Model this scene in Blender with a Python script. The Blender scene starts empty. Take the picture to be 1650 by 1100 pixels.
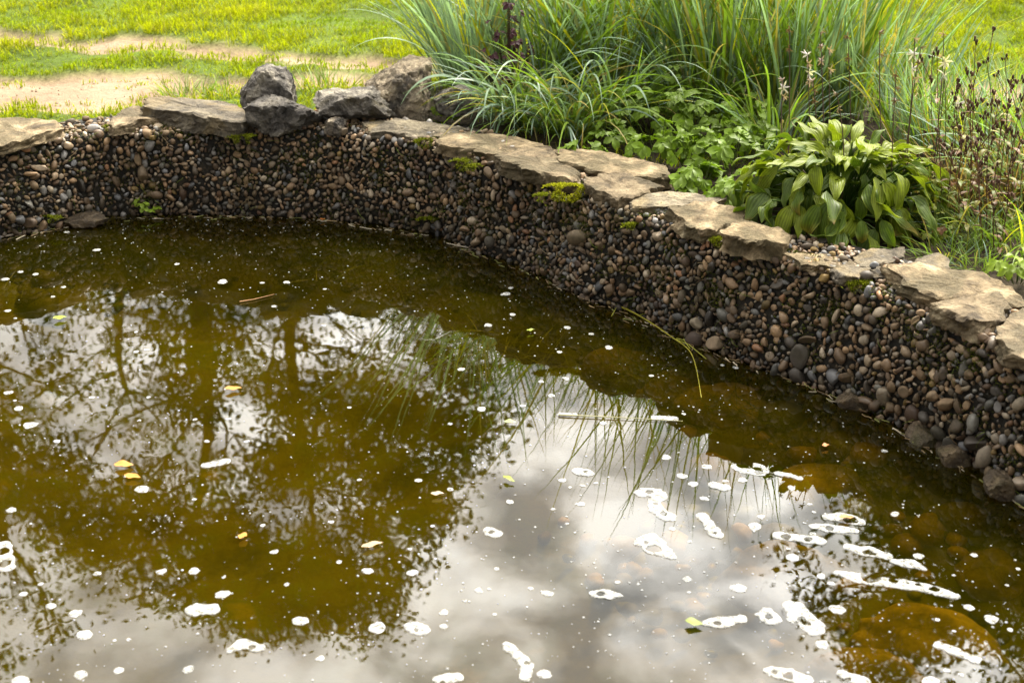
import bpy, math
import numpy as np
from mathutils import Vector, Matrix

R = np.random.default_rng(7)
rad = math.radians
S = bpy.context.scene
COL = S.collection

# ------------------------------------------------------------------ camera
CAM_H, PITCH, FPX = 1.6, rad(24.0), 2290.0          # photo is 1650 x 1100
cam = bpy.data.cameras.new('camera')
cam.sensor_width = 36.0
cam.lens = FPX * 36.0 / 1650.0
cam.clip_start, cam.clip_end = 0.05, 2000.0
cam.dof.use_dof = True
cam.dof.focus_distance = 3.95
cam.dof.aperture_fstop = 4.8
cam_o = bpy.data.objects.new('camera', cam)
COL.objects.link(cam_o)
cam_o.location = (0, 0, CAM_H)
cam_o.rotation_euler = (math.pi / 2 - PITCH, 0, 0)
S.camera = cam_o

# ------------------------------------------------------------------ light
SUN_EL, SUN_AZ = 52.0, 28.0                          # azimuth from +Y towards +X: behind the bank, to the right
w = bpy.data.worlds.new('World')
S.world = w
w.use_nodes = True
nt = w.node_tree
nt.nodes.clear()
N, L = nt.nodes, nt.links
out = N.new('ShaderNodeOutputWorld')
bg = N.new('ShaderNodeBackground')
bg.inputs['Strength'].default_value = 0.10
sky = N.new('ShaderNodeTexSky')
sky.sky_type = 'NISHITA'
sky.sun_disc = False
sky.sun_elevation = rad(SUN_EL)
sky.sun_rotation = rad(SUN_AZ)
tc = N.new('ShaderNodeTexCoord')
sep = N.new('ShaderNodeSeparateXYZ')
L.new(tc.outputs['Generated'], sep.inputs[0])
mx = N.new('ShaderNodeMath'); mx.operation = 'MAXIMUM'; mx.inputs[1].default_value = 0.0
L.new(sep.outputs['Z'], mx.inputs[0])
ad = N.new('ShaderNodeMath'); ad.operation = 'ADD'; ad.inputs[1].default_value = 0.22
L.new(mx.outputs[0], ad.inputs[0])
dx = N.new('ShaderNodeMath'); dx.operation = 'DIVIDE'
dy = N.new('ShaderNodeMath'); dy.operation = 'DIVIDE'
L.new(sep.outputs['X'], dx.inputs[0]); L.new(ad.outputs[0], dx.inputs[1])
L.new(sep.outputs['Y'], dy.inputs[0]); L.new(ad.outputs[0], dy.inputs[1])
cmb = N.new('ShaderNodeCombineXYZ')
L.new(dx.outputs[0], cmb.inputs[0]); L.new(dy.outputs[0], cmb.inputs[1])
mp = N.new('ShaderNodeMapping')
mp.inputs['Location'].default_value = (5.3, 2.9, 1.4)
mp.inputs['Scale'].default_value = (1.0, 1.0, 1.0)
L.new(cmb.outputs[0], mp.inputs[0])
cn = N.new('ShaderNodeTexNoise')
cn.inputs['Scale'].default_value = 8.5
cn.inputs['Detail'].default_value = 5.0
cn.inputs['Roughness'].default_value = 0.52
cn.inputs['Distortion'].default_value = 0.25
L.new(mp.outputs[0], cn.inputs['Vector'])
cr = N.new('ShaderNodeValToRGB')
e = cr.color_ramp.elements
e[0].position = 0.36; e[0].color = (0.24, 0.24, 0.245, 1)
e[1].position = 0.64; e[1].color = (1.05, 1.03, 0.97, 1)
e.new(0.45).color = (0.44, 0.43, 0.41, 1)
e.new(0.54).color = (0.78, 0.755, 0.71, 1)
L.new(cn.outputs['Fac'], cr.inputs['Fac'])
csc = N.new('ShaderNodeVectorMath'); csc.operation = 'SCALE'; csc.inputs['Scale'].default_value = 26.0
# thin cloud is brighter towards the veiled sun (forward scattering)
sdir = (math.sin(rad(SUN_AZ)) * math.cos(rad(SUN_EL)), math.cos(rad(SUN_AZ)) * math.cos(rad(SUN_EL)), math.sin(rad(SUN_EL)))
dt = N.new('ShaderNodeVectorMath'); dt.operation = 'DOT_PRODUCT'; dt.inputs[1].default_value = sdir
L.new(tc.outputs['Generated'], dt.inputs[0])
dm0 = N.new('ShaderNodeMath'); dm0.operation = 'MAXIMUM'; dm0.inputs[1].default_value = 0.0; L.new(dt.outputs['Value'], dm0.inputs[0])
dpw = N.new('ShaderNodeMath'); dpw.operation = 'POWER'; dpw.inputs[1].default_value = 3.0; L.new(dm0.outputs[0], dpw.inputs[0])
dma = N.new('ShaderNodeMath'); dma.operation = 'MULTIPLY_ADD'; dma.inputs[1].default_value = 1.75; dma.inputs[2].default_value = 0.15; L.new(dpw.outputs[0], dma.inputs[0])
cgl = N.new('ShaderNodeVectorMath'); cgl.operation = 'SCALE'
L.new(cr.outputs['Color'], cgl.inputs[0]); L.new(dma.outputs[0], cgl.inputs['Scale'])
L.new(cgl.outputs[0], csc.inputs[0])
mixw = N.new('ShaderNodeMix'); mixw.data_type = 'RGBA'
mixw.inputs[0].default_value = 0.93
L.new(sky.outputs[0], mixw.inputs[6]); L.new(csc.outputs[0], mixw.inputs[7])
L.new(mixw.outputs[2], bg.inputs['Color'])
L.new(bg.outputs[0], out.inputs[0])

sun = bpy.data.lights.new('sun', 'SUN')
sun.energy = 3.2
sun.angle = rad(11)
sun.color = (1.0, 0.93, 0.80)
sun_o = bpy.data.objects.new('sun', sun)
COL.objects.link(sun_o)
sd = Vector((math.sin(rad(SUN_AZ)) * math.cos(rad(SUN_EL)), math.cos(rad(SUN_AZ)) * math.cos(rad(SUN_EL)), math.sin(rad(SUN_EL))))
sun_o.rotation_euler = sd.to_track_quat('Z', 'Y').to_euler()

vs = S.view_settings
vs.view_transform = 'Standard'
vs.look = 'None'
vs.gamma = 1.0
vs.use_curve_mapping = False
vs.exposure = 1.62
S.render.engine = 'CYCLES'
S.cycles.use_denoising = True
S.cycles.max_bounces = 8
S.cycles.transparent_max_bounces = 12
S.cycles.caustics_reflective = False
S.cycles.caustics_refractive = False

# ------------------------------------------------------------------ projection helpers (photo pixel -> place)
CP, SP = math.cos(PITCH), math.sin(PITCH)
def ray(x, y):
    a, b = (x - 825) / FPX, (550 - y) / FPX
    return np.array([a, CP + b * SP, -SP + b * CP])
def un(x, y, z):
    d = ray(x, y); t = (z - CAM_H) / d[2]
    return np.array([0, 0, CAM_H]) + d * t
def uny(x, y, Y):
    d = ray(x, y); t = Y / d[1]
    return np.array([0, 0, CAM_H]) + d * t
def refl(x, y, Y):
    """the point at depth Y that the still water mirrors at this pixel"""
    d = ray(x, y); t = -CAM_H / d[2]; p = np.array([0, 0, CAM_H]) + d * t
    q = (Y - p[1]) / d[1]
    return np.array([p[0] + d[0] * q, Y, -d[2] * q])

# ------------------------------------------------------------------ noise
class SN:
    """cheap smooth noise: sums of sines in random directions"""
    def __init__(s, seed, dim=3, n=14, octaves=3, rough=0.55):
        g = np.random.default_rng(seed); s.k = []
        for o in range(octaves):
            d = g.normal(size=(n, dim)); d /= np.linalg.norm(d, axis=1)[:, None]
            d *= (2.0 ** o) * g.uniform(0.6, 1.4, n)[:, None] * 2 * math.pi
            s.k.append((d, g.uniform(0, 6.28, n), rough ** o))
        s.n = n
    def __call__(s, P, scale=1.0):
        P = np.asarray(P, float) * scale; r = 0; tot = 0
        for d, ph, a in s.k:
            r = r + a * np.sin(P @ d.T + ph).sum(1) * math.sqrt(2.0 / s.n); tot += a
        return r / tot

# ------------------------------------------------------------------ mesh helpers
def mesh_np(name, V, F, col=None, smooth=True, extra=None):
    V = np.asarray(V, np.float32); F = np.asarray(F, np.int32)
    me = bpy.data.meshes.new(name)
    me.vertices.add(len(V)); me.vertices.foreach_set('co', V.ravel())
    k = F.shape[1]
    me.loops.add(F.size); me.loops.foreach_set('vertex_index', F.ravel())
    me.polygons.add(len(F)); me.polygons.foreach_set('loop_start', np.arange(len(F), dtype=np.int32) * k)
    try: me.polygons.foreach_set('loop_total', np.full(len(F), k, np.int32))
    except Exception: pass
    me.polygons.foreach_set('use_smooth', np.full(len(F), smooth, bool))
    if col is not None:
        a = me.color_attributes.new('Col', 'FLOAT_COLOR', 'POINT')
        c = np.ones((len(V), 4), np.float32); c[:, :3] = col
        a.data.foreach_set('color', c.ravel())
    if extra:
        for nm, arr in extra.items():
            a = me.attributes.new(nm, 'FLOAT', 'POINT'); a.data.foreach_set('value', np.asarray(arr, np.float32))
    me.update(calc_edges=True); me.validate()
    return me
def link(name, me, mat=None, parent=None, loc=None, rot=None, scale=None):
    o = bpy.data.objects.new(name, me); COL.objects.link(o)
    if mat and me and not me.materials: me.materials.append(mat)
    if parent: o.parent = parent
    if loc is not None: o.location = loc
    if rot is not None: o.rotation_euler = rot
    if scale is not None: o.scale = scale
    return o
def tag(o, label, cat, group=None, kind=None):
    o['label'] = label
    if cat: o['category'] = cat
    if group: o['group'] = group
    if kind: o['kind'] = kind
    return o
def empty(name, loc, label, cat, group=None):
    o = bpy.data.objects.new(name, None); COL.objects.link(o); o.location = loc
    o.empty_display_size = 0.05
    return tag(o, label, cat, group)
class Acc:
    """collects pieces into one mesh"""
    def __init__(s): s.V = []; s.F = []; s.C = []; s.n = 0
    def add(s, V, F, C):
        s.V.append(V); s.F.append(np.asarray(F) + s.n); s.C.append(np.broadcast_to(np.asarray(C, float), (len(V), 3))); s.n += len(V)
    def mesh(s, name, smooth=True): return mesh_np(name, np.concatenate(s.V), np.concatenate(s.F), np.concatenate(s.C), smooth)

def ico(sub):
    import bmesh
    bm = bmesh.new(); bmesh.ops.create_icosphere(bm, subdivisions=sub, radius=1.0)
    V = np.array([v.co[:] for v in bm.verts]); F = np.array([[v.index for v in f.verts] for f in bm.faces]); bm.free()
    return V, F
ICO1, ICO2, ICO4, ICO5 = ico(1), ico(2), ico(4), ico(5)
# create_icosphere counts its base as subdivision 1
ICOs, ICOm = ico(2), ico(3)

def ribbons(base, az, length, tilt, curl, width, segs, colA, colB, yaw_curl=None, fold=0.0, wprof=None):
    """N blades at once: az heading, tilt from vertical at the base, curl added along the length. colA base, colB tip (N,3)"""
    n = len(base); K = segs + 1
    t = np.linspace(0, 1, K)
    ang = tilt[:, None] + curl[:, None] * t[None, :] ** 1.5
    aa = az[:, None] + (0 if yaw_curl is None else yaw_curl[:, None] * t[None, :])
    st = (length / segs)[:, None]
    hx = np.sin(ang) * np.cos(aa) * st; hy = np.sin(ang) * np.sin(aa) * st; hz = np.cos(ang) * st
    X = np.zeros((n, K, 3)); X[:, 0] = base
    D = np.stack([hx, hy, hz], 2)
    X[:, 1:] = base[:, None, :] + np.cumsum((D[:, :-1] + D[:, 1:]) / 2, 1)
    if wprof is None: wp = np.clip(np.minimum(0.55 + t * 1.8, 1.0) * (1 - t ** 3.0), 0.04, 1)
    else: wp = np.interp(t, *wprof)
    side = np.stack([-np.sin(aa), np.cos(aa), np.zeros_like(aa)], 2)
    ro = R.uniform(-0.9, 0.9, n)                       # each blade twisted a little about its length
    up = np.cross(D / (np.linalg.norm(D, axis=2, keepdims=True) + 1e-9), side)
    side = side * np.cos(ro)[:, None, None] + up * np.sin(ro)[:, None, None]
    W = (width[:, None] * wp[None, :])[:, :, None] * side * 0.5
    V = np.stack([X - W, X + W], 2).reshape(n * K * 2, 3)
    i = np.arange(n)[:, None] * (K * 2) + np.arange(segs)[None, :] * 2
    F = np.stack([i, i + 1, i + 3, i + 2], 2).reshape(-1, 4)
    C = colA[:, None, :] * (1 - t[None, :, None]) + colB[:, None, :] * t[None, :, None]
    C = np.repeat(C, 2, axis=1).reshape(n * K * 2, 3)
    return V, F, C, X
def tube(P, r, sides=6):
    P = np.asarray(P, float); r = np.broadcast_to(np.asarray(r, float), (len(P),))
    T = np.gradient(P, axis=0); T /= np.linalg.norm(T, axis=1)[:, None] + 1e-9
    ref = np.array([0.3, 0.2, 1.0]) if abs(T[:, 2]).mean() < 0.8 else np.array([1.0, 0.2, 0.1])
    U = np.cross(T, ref); U /= np.linalg.norm(U, axis=1)[:, None] + 1e-9
    B = np.cross(T, U)
    a = np.linspace(0, 2 * math.pi, sides, endpoint=False)
    V = P[:, None] + r[:, None, None] * (np.cos(a)[None, :, None] * U[:, None] + np.sin(a)[None, :, None] * B[:, None])
    F = []
    for i in range(len(P) - 1):
        for j in range(sides):
            F.append((i * sides + j, i * sides + (j + 1) % sides, (i + 1) * sides + (j + 1) % sides, (i + 1) * sides + j))
    return V.reshape(-1, 3), np.array(F)

# ------------------------------------------------------------------ materials
def new_mat(name):
    m = bpy.data.materials.new(name); m.use_nodes = True
    m.node_tree.nodes.clear()
    return m, m.node_tree.nodes, m.node_tree.links
def node(N, t, **k):
    n = N.new(t)
    for a, b in k.items():
        if a in n.inputs: n.inputs[a].default_value = b
        else: setattr(n, a, b)
    return n
def noise(N, L, vec, scale, detail=4, rough=0.55, dist=0.0):
    n = node(N, 'ShaderNodeTexNoise', Scale=scale, Detail=detail, Roughness=rough, Distortion=dist)
    L.new(vec, n.inputs['Vector']); return n.outputs['Fac']
def ramp(N, L, fac, stops):
    r = N.new('ShaderNodeValToRGB'); e = r.color_ramp.elements
    while len(e) > 1: e.remove(e[-1])
    e[0].position, e[0].color = stops[0][0], (*stops[0][1], 1)
    for p, c in stops[1:]: e.new(p).color = (*c, 1)
    L.new(fac, r.inputs[0]); return r.outputs[0]
def mixc(N, L, f, a, b, mode='MIX'):
    m = N.new('ShaderNodeMix'); m.data_type = 'RGBA'; m.blend_type = mode
    for s, v in ((0, f), (6, a), (7, b)):
        if isinstance(v, (int, float)): m.inputs[s].default_value = v
        elif isinstance(v, tuple): m.inputs[s].default_value = (*v, 1)
        else: L.new(v, m.inputs[s])
    return m.outputs[2]
def bump(N, L, h, strength, dist):
    b = node(N, 'ShaderNodeBump', Strength=strength, Distance=dist); L.new(h, b.inputs['Height']); return b.outputs[0]

def veg_mat(name, trans=0.35, rough=0.45, spec=0.4, mott=0.25, scale=60):
    m, N, L = new_mat(name)
    at = node(N, 'ShaderNodeVertexColor', layer_name='Col')
    geo = N.new('ShaderNodeTexCoord')
    nf = noise(N, L, geo.outputs['Object'], scale, 3)
    c = mixc(N, L, mott, at.outputs[0], ramp(N, L, nf, [(0.3, (0.35, 0.35, 0.35)), (0.7, (1.6, 1.6, 1.4))]), 'MULTIPLY')
    p = node(N, 'ShaderNodeBsdfPrincipled', Roughness=rough); p.inputs['Specular IOR Level'].default_value = spec
    L.new(c, p.inputs['Base Color'])
    t = N.new('ShaderNodeBsdfTranslucent'); L.new(mixc(N, L, 1.0, c, (1.15, 1.25, 0.6), 'MULTIPLY'), t.inputs[0])
    mx = node(N, 'ShaderNodeMixShader'); mx.inputs[0].default_value = trans
    L.new(p.outputs[0], mx.inputs[1]); L.new(t.outputs[0], mx.inputs[2])
    o = N.new('ShaderNodeOutputMaterial'); L.new(mx.outputs[0], o.inputs[0])
    return m
M_GRASS = veg_mat('grass_blade', 0.42, 0.42, 0.32, 0.2, 20)
M_LAWN = veg_mat('lawn_blade', 0.45, 0.6, 0.08, 0.2, 20)
M_LEAF = veg_mat('leaf', 0.30, 0.48, 0.25, 0.35, 35)
M_TREE = veg_mat('tree_leaf', 0.30, 0.6, 0.2, 0.0, 5)
M_MOSS = veg_mat('moss', 0.2, 0.8, 0.1, 0.5, 150)
M_DRY = veg_mat('dry_stem', 0.1, 0.7, 0.2, 0.3, 80)

def pebble_mat():
    m, N, L = new_mat('river_pebble')
    at = node(N, 'ShaderNodeVertexColor', layer_name='Col')
    g = N.new('ShaderNodeNewGeometry')
    n1 = noise(N, L, g.outputs['Position'], 90, 4)
    n2 = noise(N, L, g.outputs['Position'], 9, 3)
    n3 = noise(N, L, g.outputs['Position'], 420, 2)
    c = mixc(N, L, 0.55, at.outputs[0], ramp(N, L, n1, [(0.3, (0.55, 0.52, 0.5)), (0.7, (1.35, 1.3, 1.25))]), 'MULTIPLY')
    c = mixc(N, L, ramp(N, L, n2, [(0.50, (0, 0, 0)), (0.72, (0.55, 0.55, 0.55))]), c, (0.045, 0.04, 0.012))   # algae film in patches
    p = node(N, 'ShaderNodeBsdfPrincipled'); p.inputs['Specular IOR Level'].default_value = 0.4
    L.new(c, p.inputs['Base Color'])
    L.new(ramp(N, L, n2, [(0.35, (0.38, 0.38, 0.38)), (0.65, (0.8, 0.8, 0.8))]), p.inputs['Roughness'])
    L.new(bump(N, L, n3, 0.25, 0.001), p.inputs['Normal'])
    o = N.new('ShaderNodeOutputMaterial'); L.new(p.outputs[0], o.inputs[0])
    return m
M_PEB = pebble_mat()

def rock_mat(name, stops, scale, patch=None, patch_stops=(0.52, 0.62), bs=0.6, bd=0.008, rough=0.85):
    m, N, L = new_mat(name)
    tcn = N.new('ShaderNodeTexCoord'); g = N.new('ShaderNodeNewGeometry')
    pos = g.outputs['Position']
    n1 = noise(N, L, pos, scale, 7, 0.62, 0.4)
    c = ramp(N, L, n1, stops)
    n2 = noise(N, L, pos, scale * 0.45, 5, 0.6, 0.8)
    if patch: c = mixc(N, L, ramp(N, L, n2, [(patch_stops[0], (0, 0, 0)), (patch_stops[1], (0.85, 0.85, 0.85))]), c, patch)
    n3 = noise(N, L, pos, scale * 9, 5, 0.65)
    c = mixc(N, L, 0.6, c, ramp(N, L, n3, [(0.3, (0.5, 0.5, 0.5)), (0.68, (1.4, 1.4, 1.4))]), 'MULTIPLY')
    oi = N.new('ShaderNodeObjectInfo'); c = mixc(N, L, 1.0, c, ramp(N, L, oi.outputs['Random'], [(0.0, (.62, .60, .58)), (0.5, (.95, .93, .90)), (1.0, (1.2, 1.17, 1.1))]), 'MULTIPLY')
    v = node(N, 'ShaderNodeTexVoronoi', feature='DISTANCE_TO_EDGE', Scale=scale * 1.3)
    wv = N.new('ShaderNodeVectorMath'); wv.operation = 'ADD'
    nn = node(N, 'ShaderNodeTexNoise', Scale=scale * 2.0, Detail=4.0); L.new(pos, nn.inputs['Vector'])
    sc = N.new('ShaderNodeVectorMath'); sc.operation = 'SCALE'; sc.inputs['Scale'].default_value = 0.18
    L.new(nn.outputs['Color'], sc.inputs[0]); L.new(pos, wv.inputs[0]); L.new(sc.outputs[0], wv.inputs[1]); L.new(wv.outputs[0], v.inputs['Vector'])
    crack = ramp(N, L, v.outputs['Distance'], [(0.0, (0, 0, 0)), (0.035, (1, 1, 1))])
    c = mixc(N, L, 0.22, c, crack, 'MULTIPLY')
    h = N.new('ShaderNodeMath'); h.operation = 'ADD'
    L.new(n1, h.inputs[0]); hm = N.new('ShaderNodeMath'); hm.operation = 'MULTIPLY'; hm.inputs[1].default_value = 0.5
    L.new(n3, hm.inputs[0]); L.new(hm.outputs[0], h.inputs[1])
    h2 = N.new('ShaderNodeMath'); h2.operation = 'ADD'; h3 = N.new('ShaderNodeMath'); h3.operation = 'MULTIPLY'; h3.inputs[1].default_value = 0.10
    L.new(crack, h3.inputs[0]); L.new(h.outputs[0], h2.inputs[0]); L.new(h3.outputs[0], h2.inputs[1])
    p = node(N, 'ShaderNodeBsdfPrincipled', Roughness=rough); p.inputs['Specular IOR Level'].default_value = 0.3
    L.new(c, p.inputs['Base Color']); L.new(bump(N, L, h2.outputs[0], bs, bd), p.inputs['Normal'])
    o = N.new('ShaderNodeOutputMaterial'); L.new(p.outputs[0], o.inputs[0])
    return m
M_SLAB = rock_mat('limestone_slab', [(0.34, (0.05, 0.036, 0.02)), (0.45, (0.14, 0.105, 0.06)), (0.55, (0.235, 0.18, 0.108)), (0.70, (0.36, 0.30, 0.19))], 14, (0.085, 0.068, 0.036), (0.48, 0.60), 0.8, 0.012)
M_SLABG = rock_mat('grey_slab', [(0.34, (0.045, 0.038, 0.028)), (0.48, (0.125, 0.105, 0.075)), (0.70, (0.28, 0.24, 0.165))], 14, (0.20, 0.155, 0.085), (0.52, 0.62), 0.8, 0.012)
M_BOULD = rock_mat('dark_boulder', [(0.34, (0.045, 0.041, 0.036)), (0.46, (0.13, 0.118, 0.105)), (0.56, (0.24, 0.22, 0.19)), (0.70, (0.44, 0.40, 0.32))], 12, (0.10, 0.085, 0.055), (0.55, 0.66), 1.0, 0.03)
M_BOULT = rock_mat('tan_boulder', [(0.34, (0.085, 0.07, 0.052)), (0.46, (0.21, 0.172, 0.125)), (0.56, (0.33, 0.27, 0.195)), (0.70, (0.48, 0.42, 0.31))], 12, (0.06, 0.056, 0.054), (0.50, 0.62), 1.0, 0.03)
M_WET = rock_mat('wet_stone', [(0.3, (0.03, 0.022, 0.012)), (0.5, (0.09, 0.066, 0.04)), (0.7, (0.20, 0.15, 0.085))], 14, (0.05, 0.045, 0.012), (0.5, 0.62), 0.9, 0.015, 0.4)
M_SUNK = rock_mat('sunken_rock', [(0.3, (0.09, 0.062, 0.015)), (0.5, (0.22, 0.148, 0.034)), (0.7, (0.34, 0.24, 0.06))], 6, (0.12, 0.10, 0.02), (0.5, 0.68), 0.4, 0.006)

def simple(name, colr, rough=0.8, spec=0.3, nscale=None, stops=None, bs=0.0, bd=0.01):
    m, N, L = new_mat(name)
    p = node(N, 'ShaderNodeBsdfPrincipled', Roughness=rough); p.inputs['Specular IOR Level'].default_value = spec
    p.inputs['Base Color'].default_value = (*colr, 1)
    if nscale:
        g = N.new('ShaderNodeNewGeometry'); n1 = noise(N, L, g.outputs['Position'], nscale, 6, 0.6)
        L.new(ramp(N, L, n1, stops), p.inputs['Base Color'])
        if bs: L.new(bump(N, L, n1, bs, bd), p.inputs['Normal'])
    o = N.new('ShaderNodeOutputMaterial'); L.new(p.outputs[0], o.inputs[0])
    return m
M_MORTAR = simple('wet_mortar', (0.03, 0.025, 0.018), 0.75, 0.3, 40, [(0.3, (0.005, 0.004, 0.003)), (0.55, (0.016, 0.013, 0.008)), (0.75, (0.05, 0.038, 0.022))], 0.8, 0.01)
M_BARK = simple('bark', (0.06, 0.045, 0.03), 0.9, 0.2, 6, [(0.3, (0.03, 0.022, 0.014)), (0.7, (0.10, 0.075, 0.05))], 0.8, 0.05)
M_FOAM = simple('pond_foam', (0.62, 0.62, 0.58), 0.6, 0.2, 260, [(0.35, (0.30, 0.30, 0.275)), (0.6, (0.48, 0.48, 0.45))], 0.6, 0.003)
_n = M_FOAM.node_tree; _p = [x for x in _n.nodes if x.type == 'BSDF_PRINCIPLED'][0]; _o = [x for x in _n.nodes if x.type == 'OUTPUT_MATERIAL'][0]
_t = _n.nodes.new('ShaderNodeBsdfTransparent'); _m = _n.nodes.new('ShaderNodeMixShader'); _g = _n.nodes.new('ShaderNodeNewGeometry')
_q = noise(_n.nodes, _n.links, _g.outputs['Position'], 90, 4)                       # the film is thin in places
_n.links.new(ramp(_n.nodes, _n.links, _q, [(.36, (.10, .10, .10)), (.66, (.68, .68, .68))]), _m.inputs[0])
_n.links.new(_p.outputs[0], _m.inputs[1]); _n.links.new(_t.outputs[0], _m.inputs[2]); _n.links.new(_m.outputs[0], _o.inputs[0])

# ground: soil, sand and thatch
def ground_mat():
    m, N, L = new_mat('ground')
    g = N.new('ShaderNodeNewGeometry'); pos = g.outputs['Position']
    d = node(N, 'ShaderNodeAttribute', attribute_name='dirt'); s = node(N, 'ShaderNodeAttribute', attribute_name='soil')
    n1 = noise(N, L, pos, 3.0, 6, 0.6); n2 = noise(N, L, pos, 45, 5, 0.65)
    grass = ramp(N, L, n1, [(0.3, (0.05, 0.075, 0.010)), (0.6, (0.09, 0.13, 0.014)), (0.8, (0.13, 0.14, 0.03))])
    grass = mixc(N, L, 0.7, grass, ramp(N, L, n2, [(0.3, (0.45, 0.45, 0.45)), (0.7, (1.4, 1.4, 1.4))]), 'MULTIPLY')
    sand = ramp(N, L, n1, [(0.3, (0.19, 0.13, 0.085)), (0.55, (0.27, 0.19, 0.125)), (0.75, (0.33, 0.245, 0.17))])
    sand = mixc(N, L, 0.5, sand, ramp(N, L, n2, [(0.3, (0.6, 0.6, 0.6)), (0.7, (1.25, 1.25, 1.25))]), 'MULTIPLY')
    soil = ramp(N, L, n2, [(0.3, (0.018, 0.013, 0.008)), (0.7, (0.06, 0.045, 0.028))])
    c = mixc(N, L, d.outputs['Fac'], grass, sand); c = mixc(N, L, s.outputs['Fac'], c, soil)
    p = node(N, 'ShaderNodeBsdfPrincipled', Roughness=0.95); p.inputs['Specular IOR Level'].default_value = 0.15
    L.new(c, p.inputs['Base Color']); L.new(bump(N, L, n2, 0.6, 0.015), p.inputs['Normal'])
    o = N.new('ShaderNodeOutputMaterial'); L.new(p.outputs[0], o.inputs[0]); return m
M_GROUND = ground_mat()

def water_mat():
    m, N, L = new_mat('pond_water')
    g = N.new('ShaderNodeNewGeometry'); pos = g.outputs['Position']
    mpn = node(N, 'ShaderNodeMapping'); mpn.inputs['Scale'].default_value = (1.0, 0.75, 1.0); L.new(pos, mpn.inputs[0])
    n1 = noise(N, L, mpn.outputs[0], 5.0, 2, 0.5, 0.3); n2 = noise(N, L, mpn.outputs[0], 22.0, 2, 0.5)
    a = N.new('ShaderNodeMath'); a.operation = 'MULTIPLY_ADD'; a.inputs[1].default_value = 0.10
    L.new(n2, a.inputs[0]); L.new(n1, a.inputs[2])
    nrm = bump(N, L, a.outputs[0], 1.0, 0.00032)
    fr = node(N, 'ShaderNodeFresnel', IOR=1.5); L.new(nrm, fr.inputs['Normal'])
    gl = node(N, 'ShaderNodeBsdfGlossy', Roughness=0.0); gl.inputs[0].default_value = (1, 1, 1, 1); L.new(nrm, gl.inputs['Normal'])
    tr = N.new('ShaderNodeBsdfTransparent'); tr.inputs[0].default_value = (0.60, 0.50, 0.12, 1)
    df = N.new('ShaderNodeBsdfDiffuse'); nb = noise(N, L, pos, 1.6, 3)
    L.new(ramp(N, L, nb, [(0.35, (0.030, 0.024, 0.0006)), (0.65, (0.036, 0.034, 0.0008))]), df.inputs[0])
    murk = node(N, 'ShaderNodeMixShader'); murk.inputs[0].default_value = 0.18
    L.new(tr.outputs[0], murk.inputs[1]); L.new(df.outputs[0], murk.inputs[2])
    mx = N.new('ShaderNodeMixShader'); L.new(fr.outputs[0], mx.inputs[0]); L.new(murk.outputs[0], mx.inputs[1]); L.new(gl.outputs[0], mx.inputs[2])
    o = N.new('ShaderNodeOutputMaterial'); L.new(mx.outputs[0], o.inputs[0])
    return m
M_WATER = water_mat()
M_BED = simple('pond_bed', (0.1, 0.07, 0.02), 0.9, 0.2, 5, [(0.3, (0.04, 0.03, 0.006)), (0.5, (0.12, 0.098, 0.016)), (0.62, (0.11, 0.11, 0.015)), (0.78, (0.24, 0.18, 0.035))], 0.6, 0.03)

# ------------------------------------------------------------------ the pond outline
WLPX = [(0,385),(60,373),(120,358),(170,350),(270,347),(400,347),(520,352),(620,365),(700,380),(760,402),(850,435),(940,475),(1030,510),(1110,545),(1200,582),(1290,610),(1380,650),(1470,695),(1530,735),(1590,770),(1650,805),(1720,850)]
ctl = [un(x, y, 0)[:2] for x, y in WLPX] + [np.array(p) for p in [(1.25,2.4),(1.3,2.15),(1.3,1.9),(1.2,1.5),(1.0,1.15),(0.5,0.95),(-0.3,0.9),(-1.2,1.0),(-1.9,1.5),(-2.2,2.3),(-2.2,3.2),(-2.0,3.9),(-1.84,4.22)]]
ctl = np.array(ctl)
def closed_spline(P, step):
    n = len(P); out_ = []
    for i in range(n):
        p0, p1, p2, p3 = P[i - 1], P[i], P[(i + 1) % n], P[(i + 2) % n]
        for t in np.linspace(0, 1, 24, endpoint=False):
            out_.append(0.5 * (2 * p1 + (p2 - p0) * t + (2 * p0 - 5 * p1 + 4 * p2 - p3) * t * t + (3 * p1 - p0 - 3 * p2 + p3) * t ** 3))
    Q = np.array(out_); Q = np.vstack([Q, Q[:1]])
    d = np.r_[0, np.cumsum(np.linalg.norm(np.diff(Q, axis=0), axis=1))]
    m = int(d[-1] / step); s = np.linspace(0, d[-1], m, endpoint=False)
    return np.stack([np.interp(s, d, Q[:, k]) for k in (0, 1)], 1), s, d[-1]
LOOP, LS, LLEN = closed_spline(ctl, 0.03)
tan_ = np.roll(LOOP, -1, 0) - np.roll(LOOP, 1, 0); tan_ /= np.linalg.norm(tan_, axis=1)[:, None]
NOR = np.stack([-tan_[:, 1], tan_[:, 0]], 1)          # away from the water (the loop runs left to right along the far bank)
for _ in range(6): NOR = (np.roll(NOR, 1, 0) + NOR * 2 + np.roll(NOR, -1, 0)); NOR /= np.linalg.norm(NOR, axis=1)[:, None]
WALL_H, BATTER = 0.285, 0.045
def inside(P, poly):
    x, y = P[:, 0], P[:, 1]; r = np.zeros(len(P), bool); n = len(poly); j = n - 1
    for i in range(n):
        xi, yi = poly[i]; xj, yj = poly[j]
        c = ((yi > y) != (yj > y)) & (x < (xj - xi) * (y - yi) / (yj - yi + 1e-12) + xi); r ^= c; j = i
    return r
def dist_poly(P, Q):
    out_ = np.full(len(P), 1e9)
    for i in range(0, len(Q)): out_ = np.minimum(out_, np.hypot(P[:, 0] - Q[i, 0], P[:, 1] - Q[i, 1]))
    return out_
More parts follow.
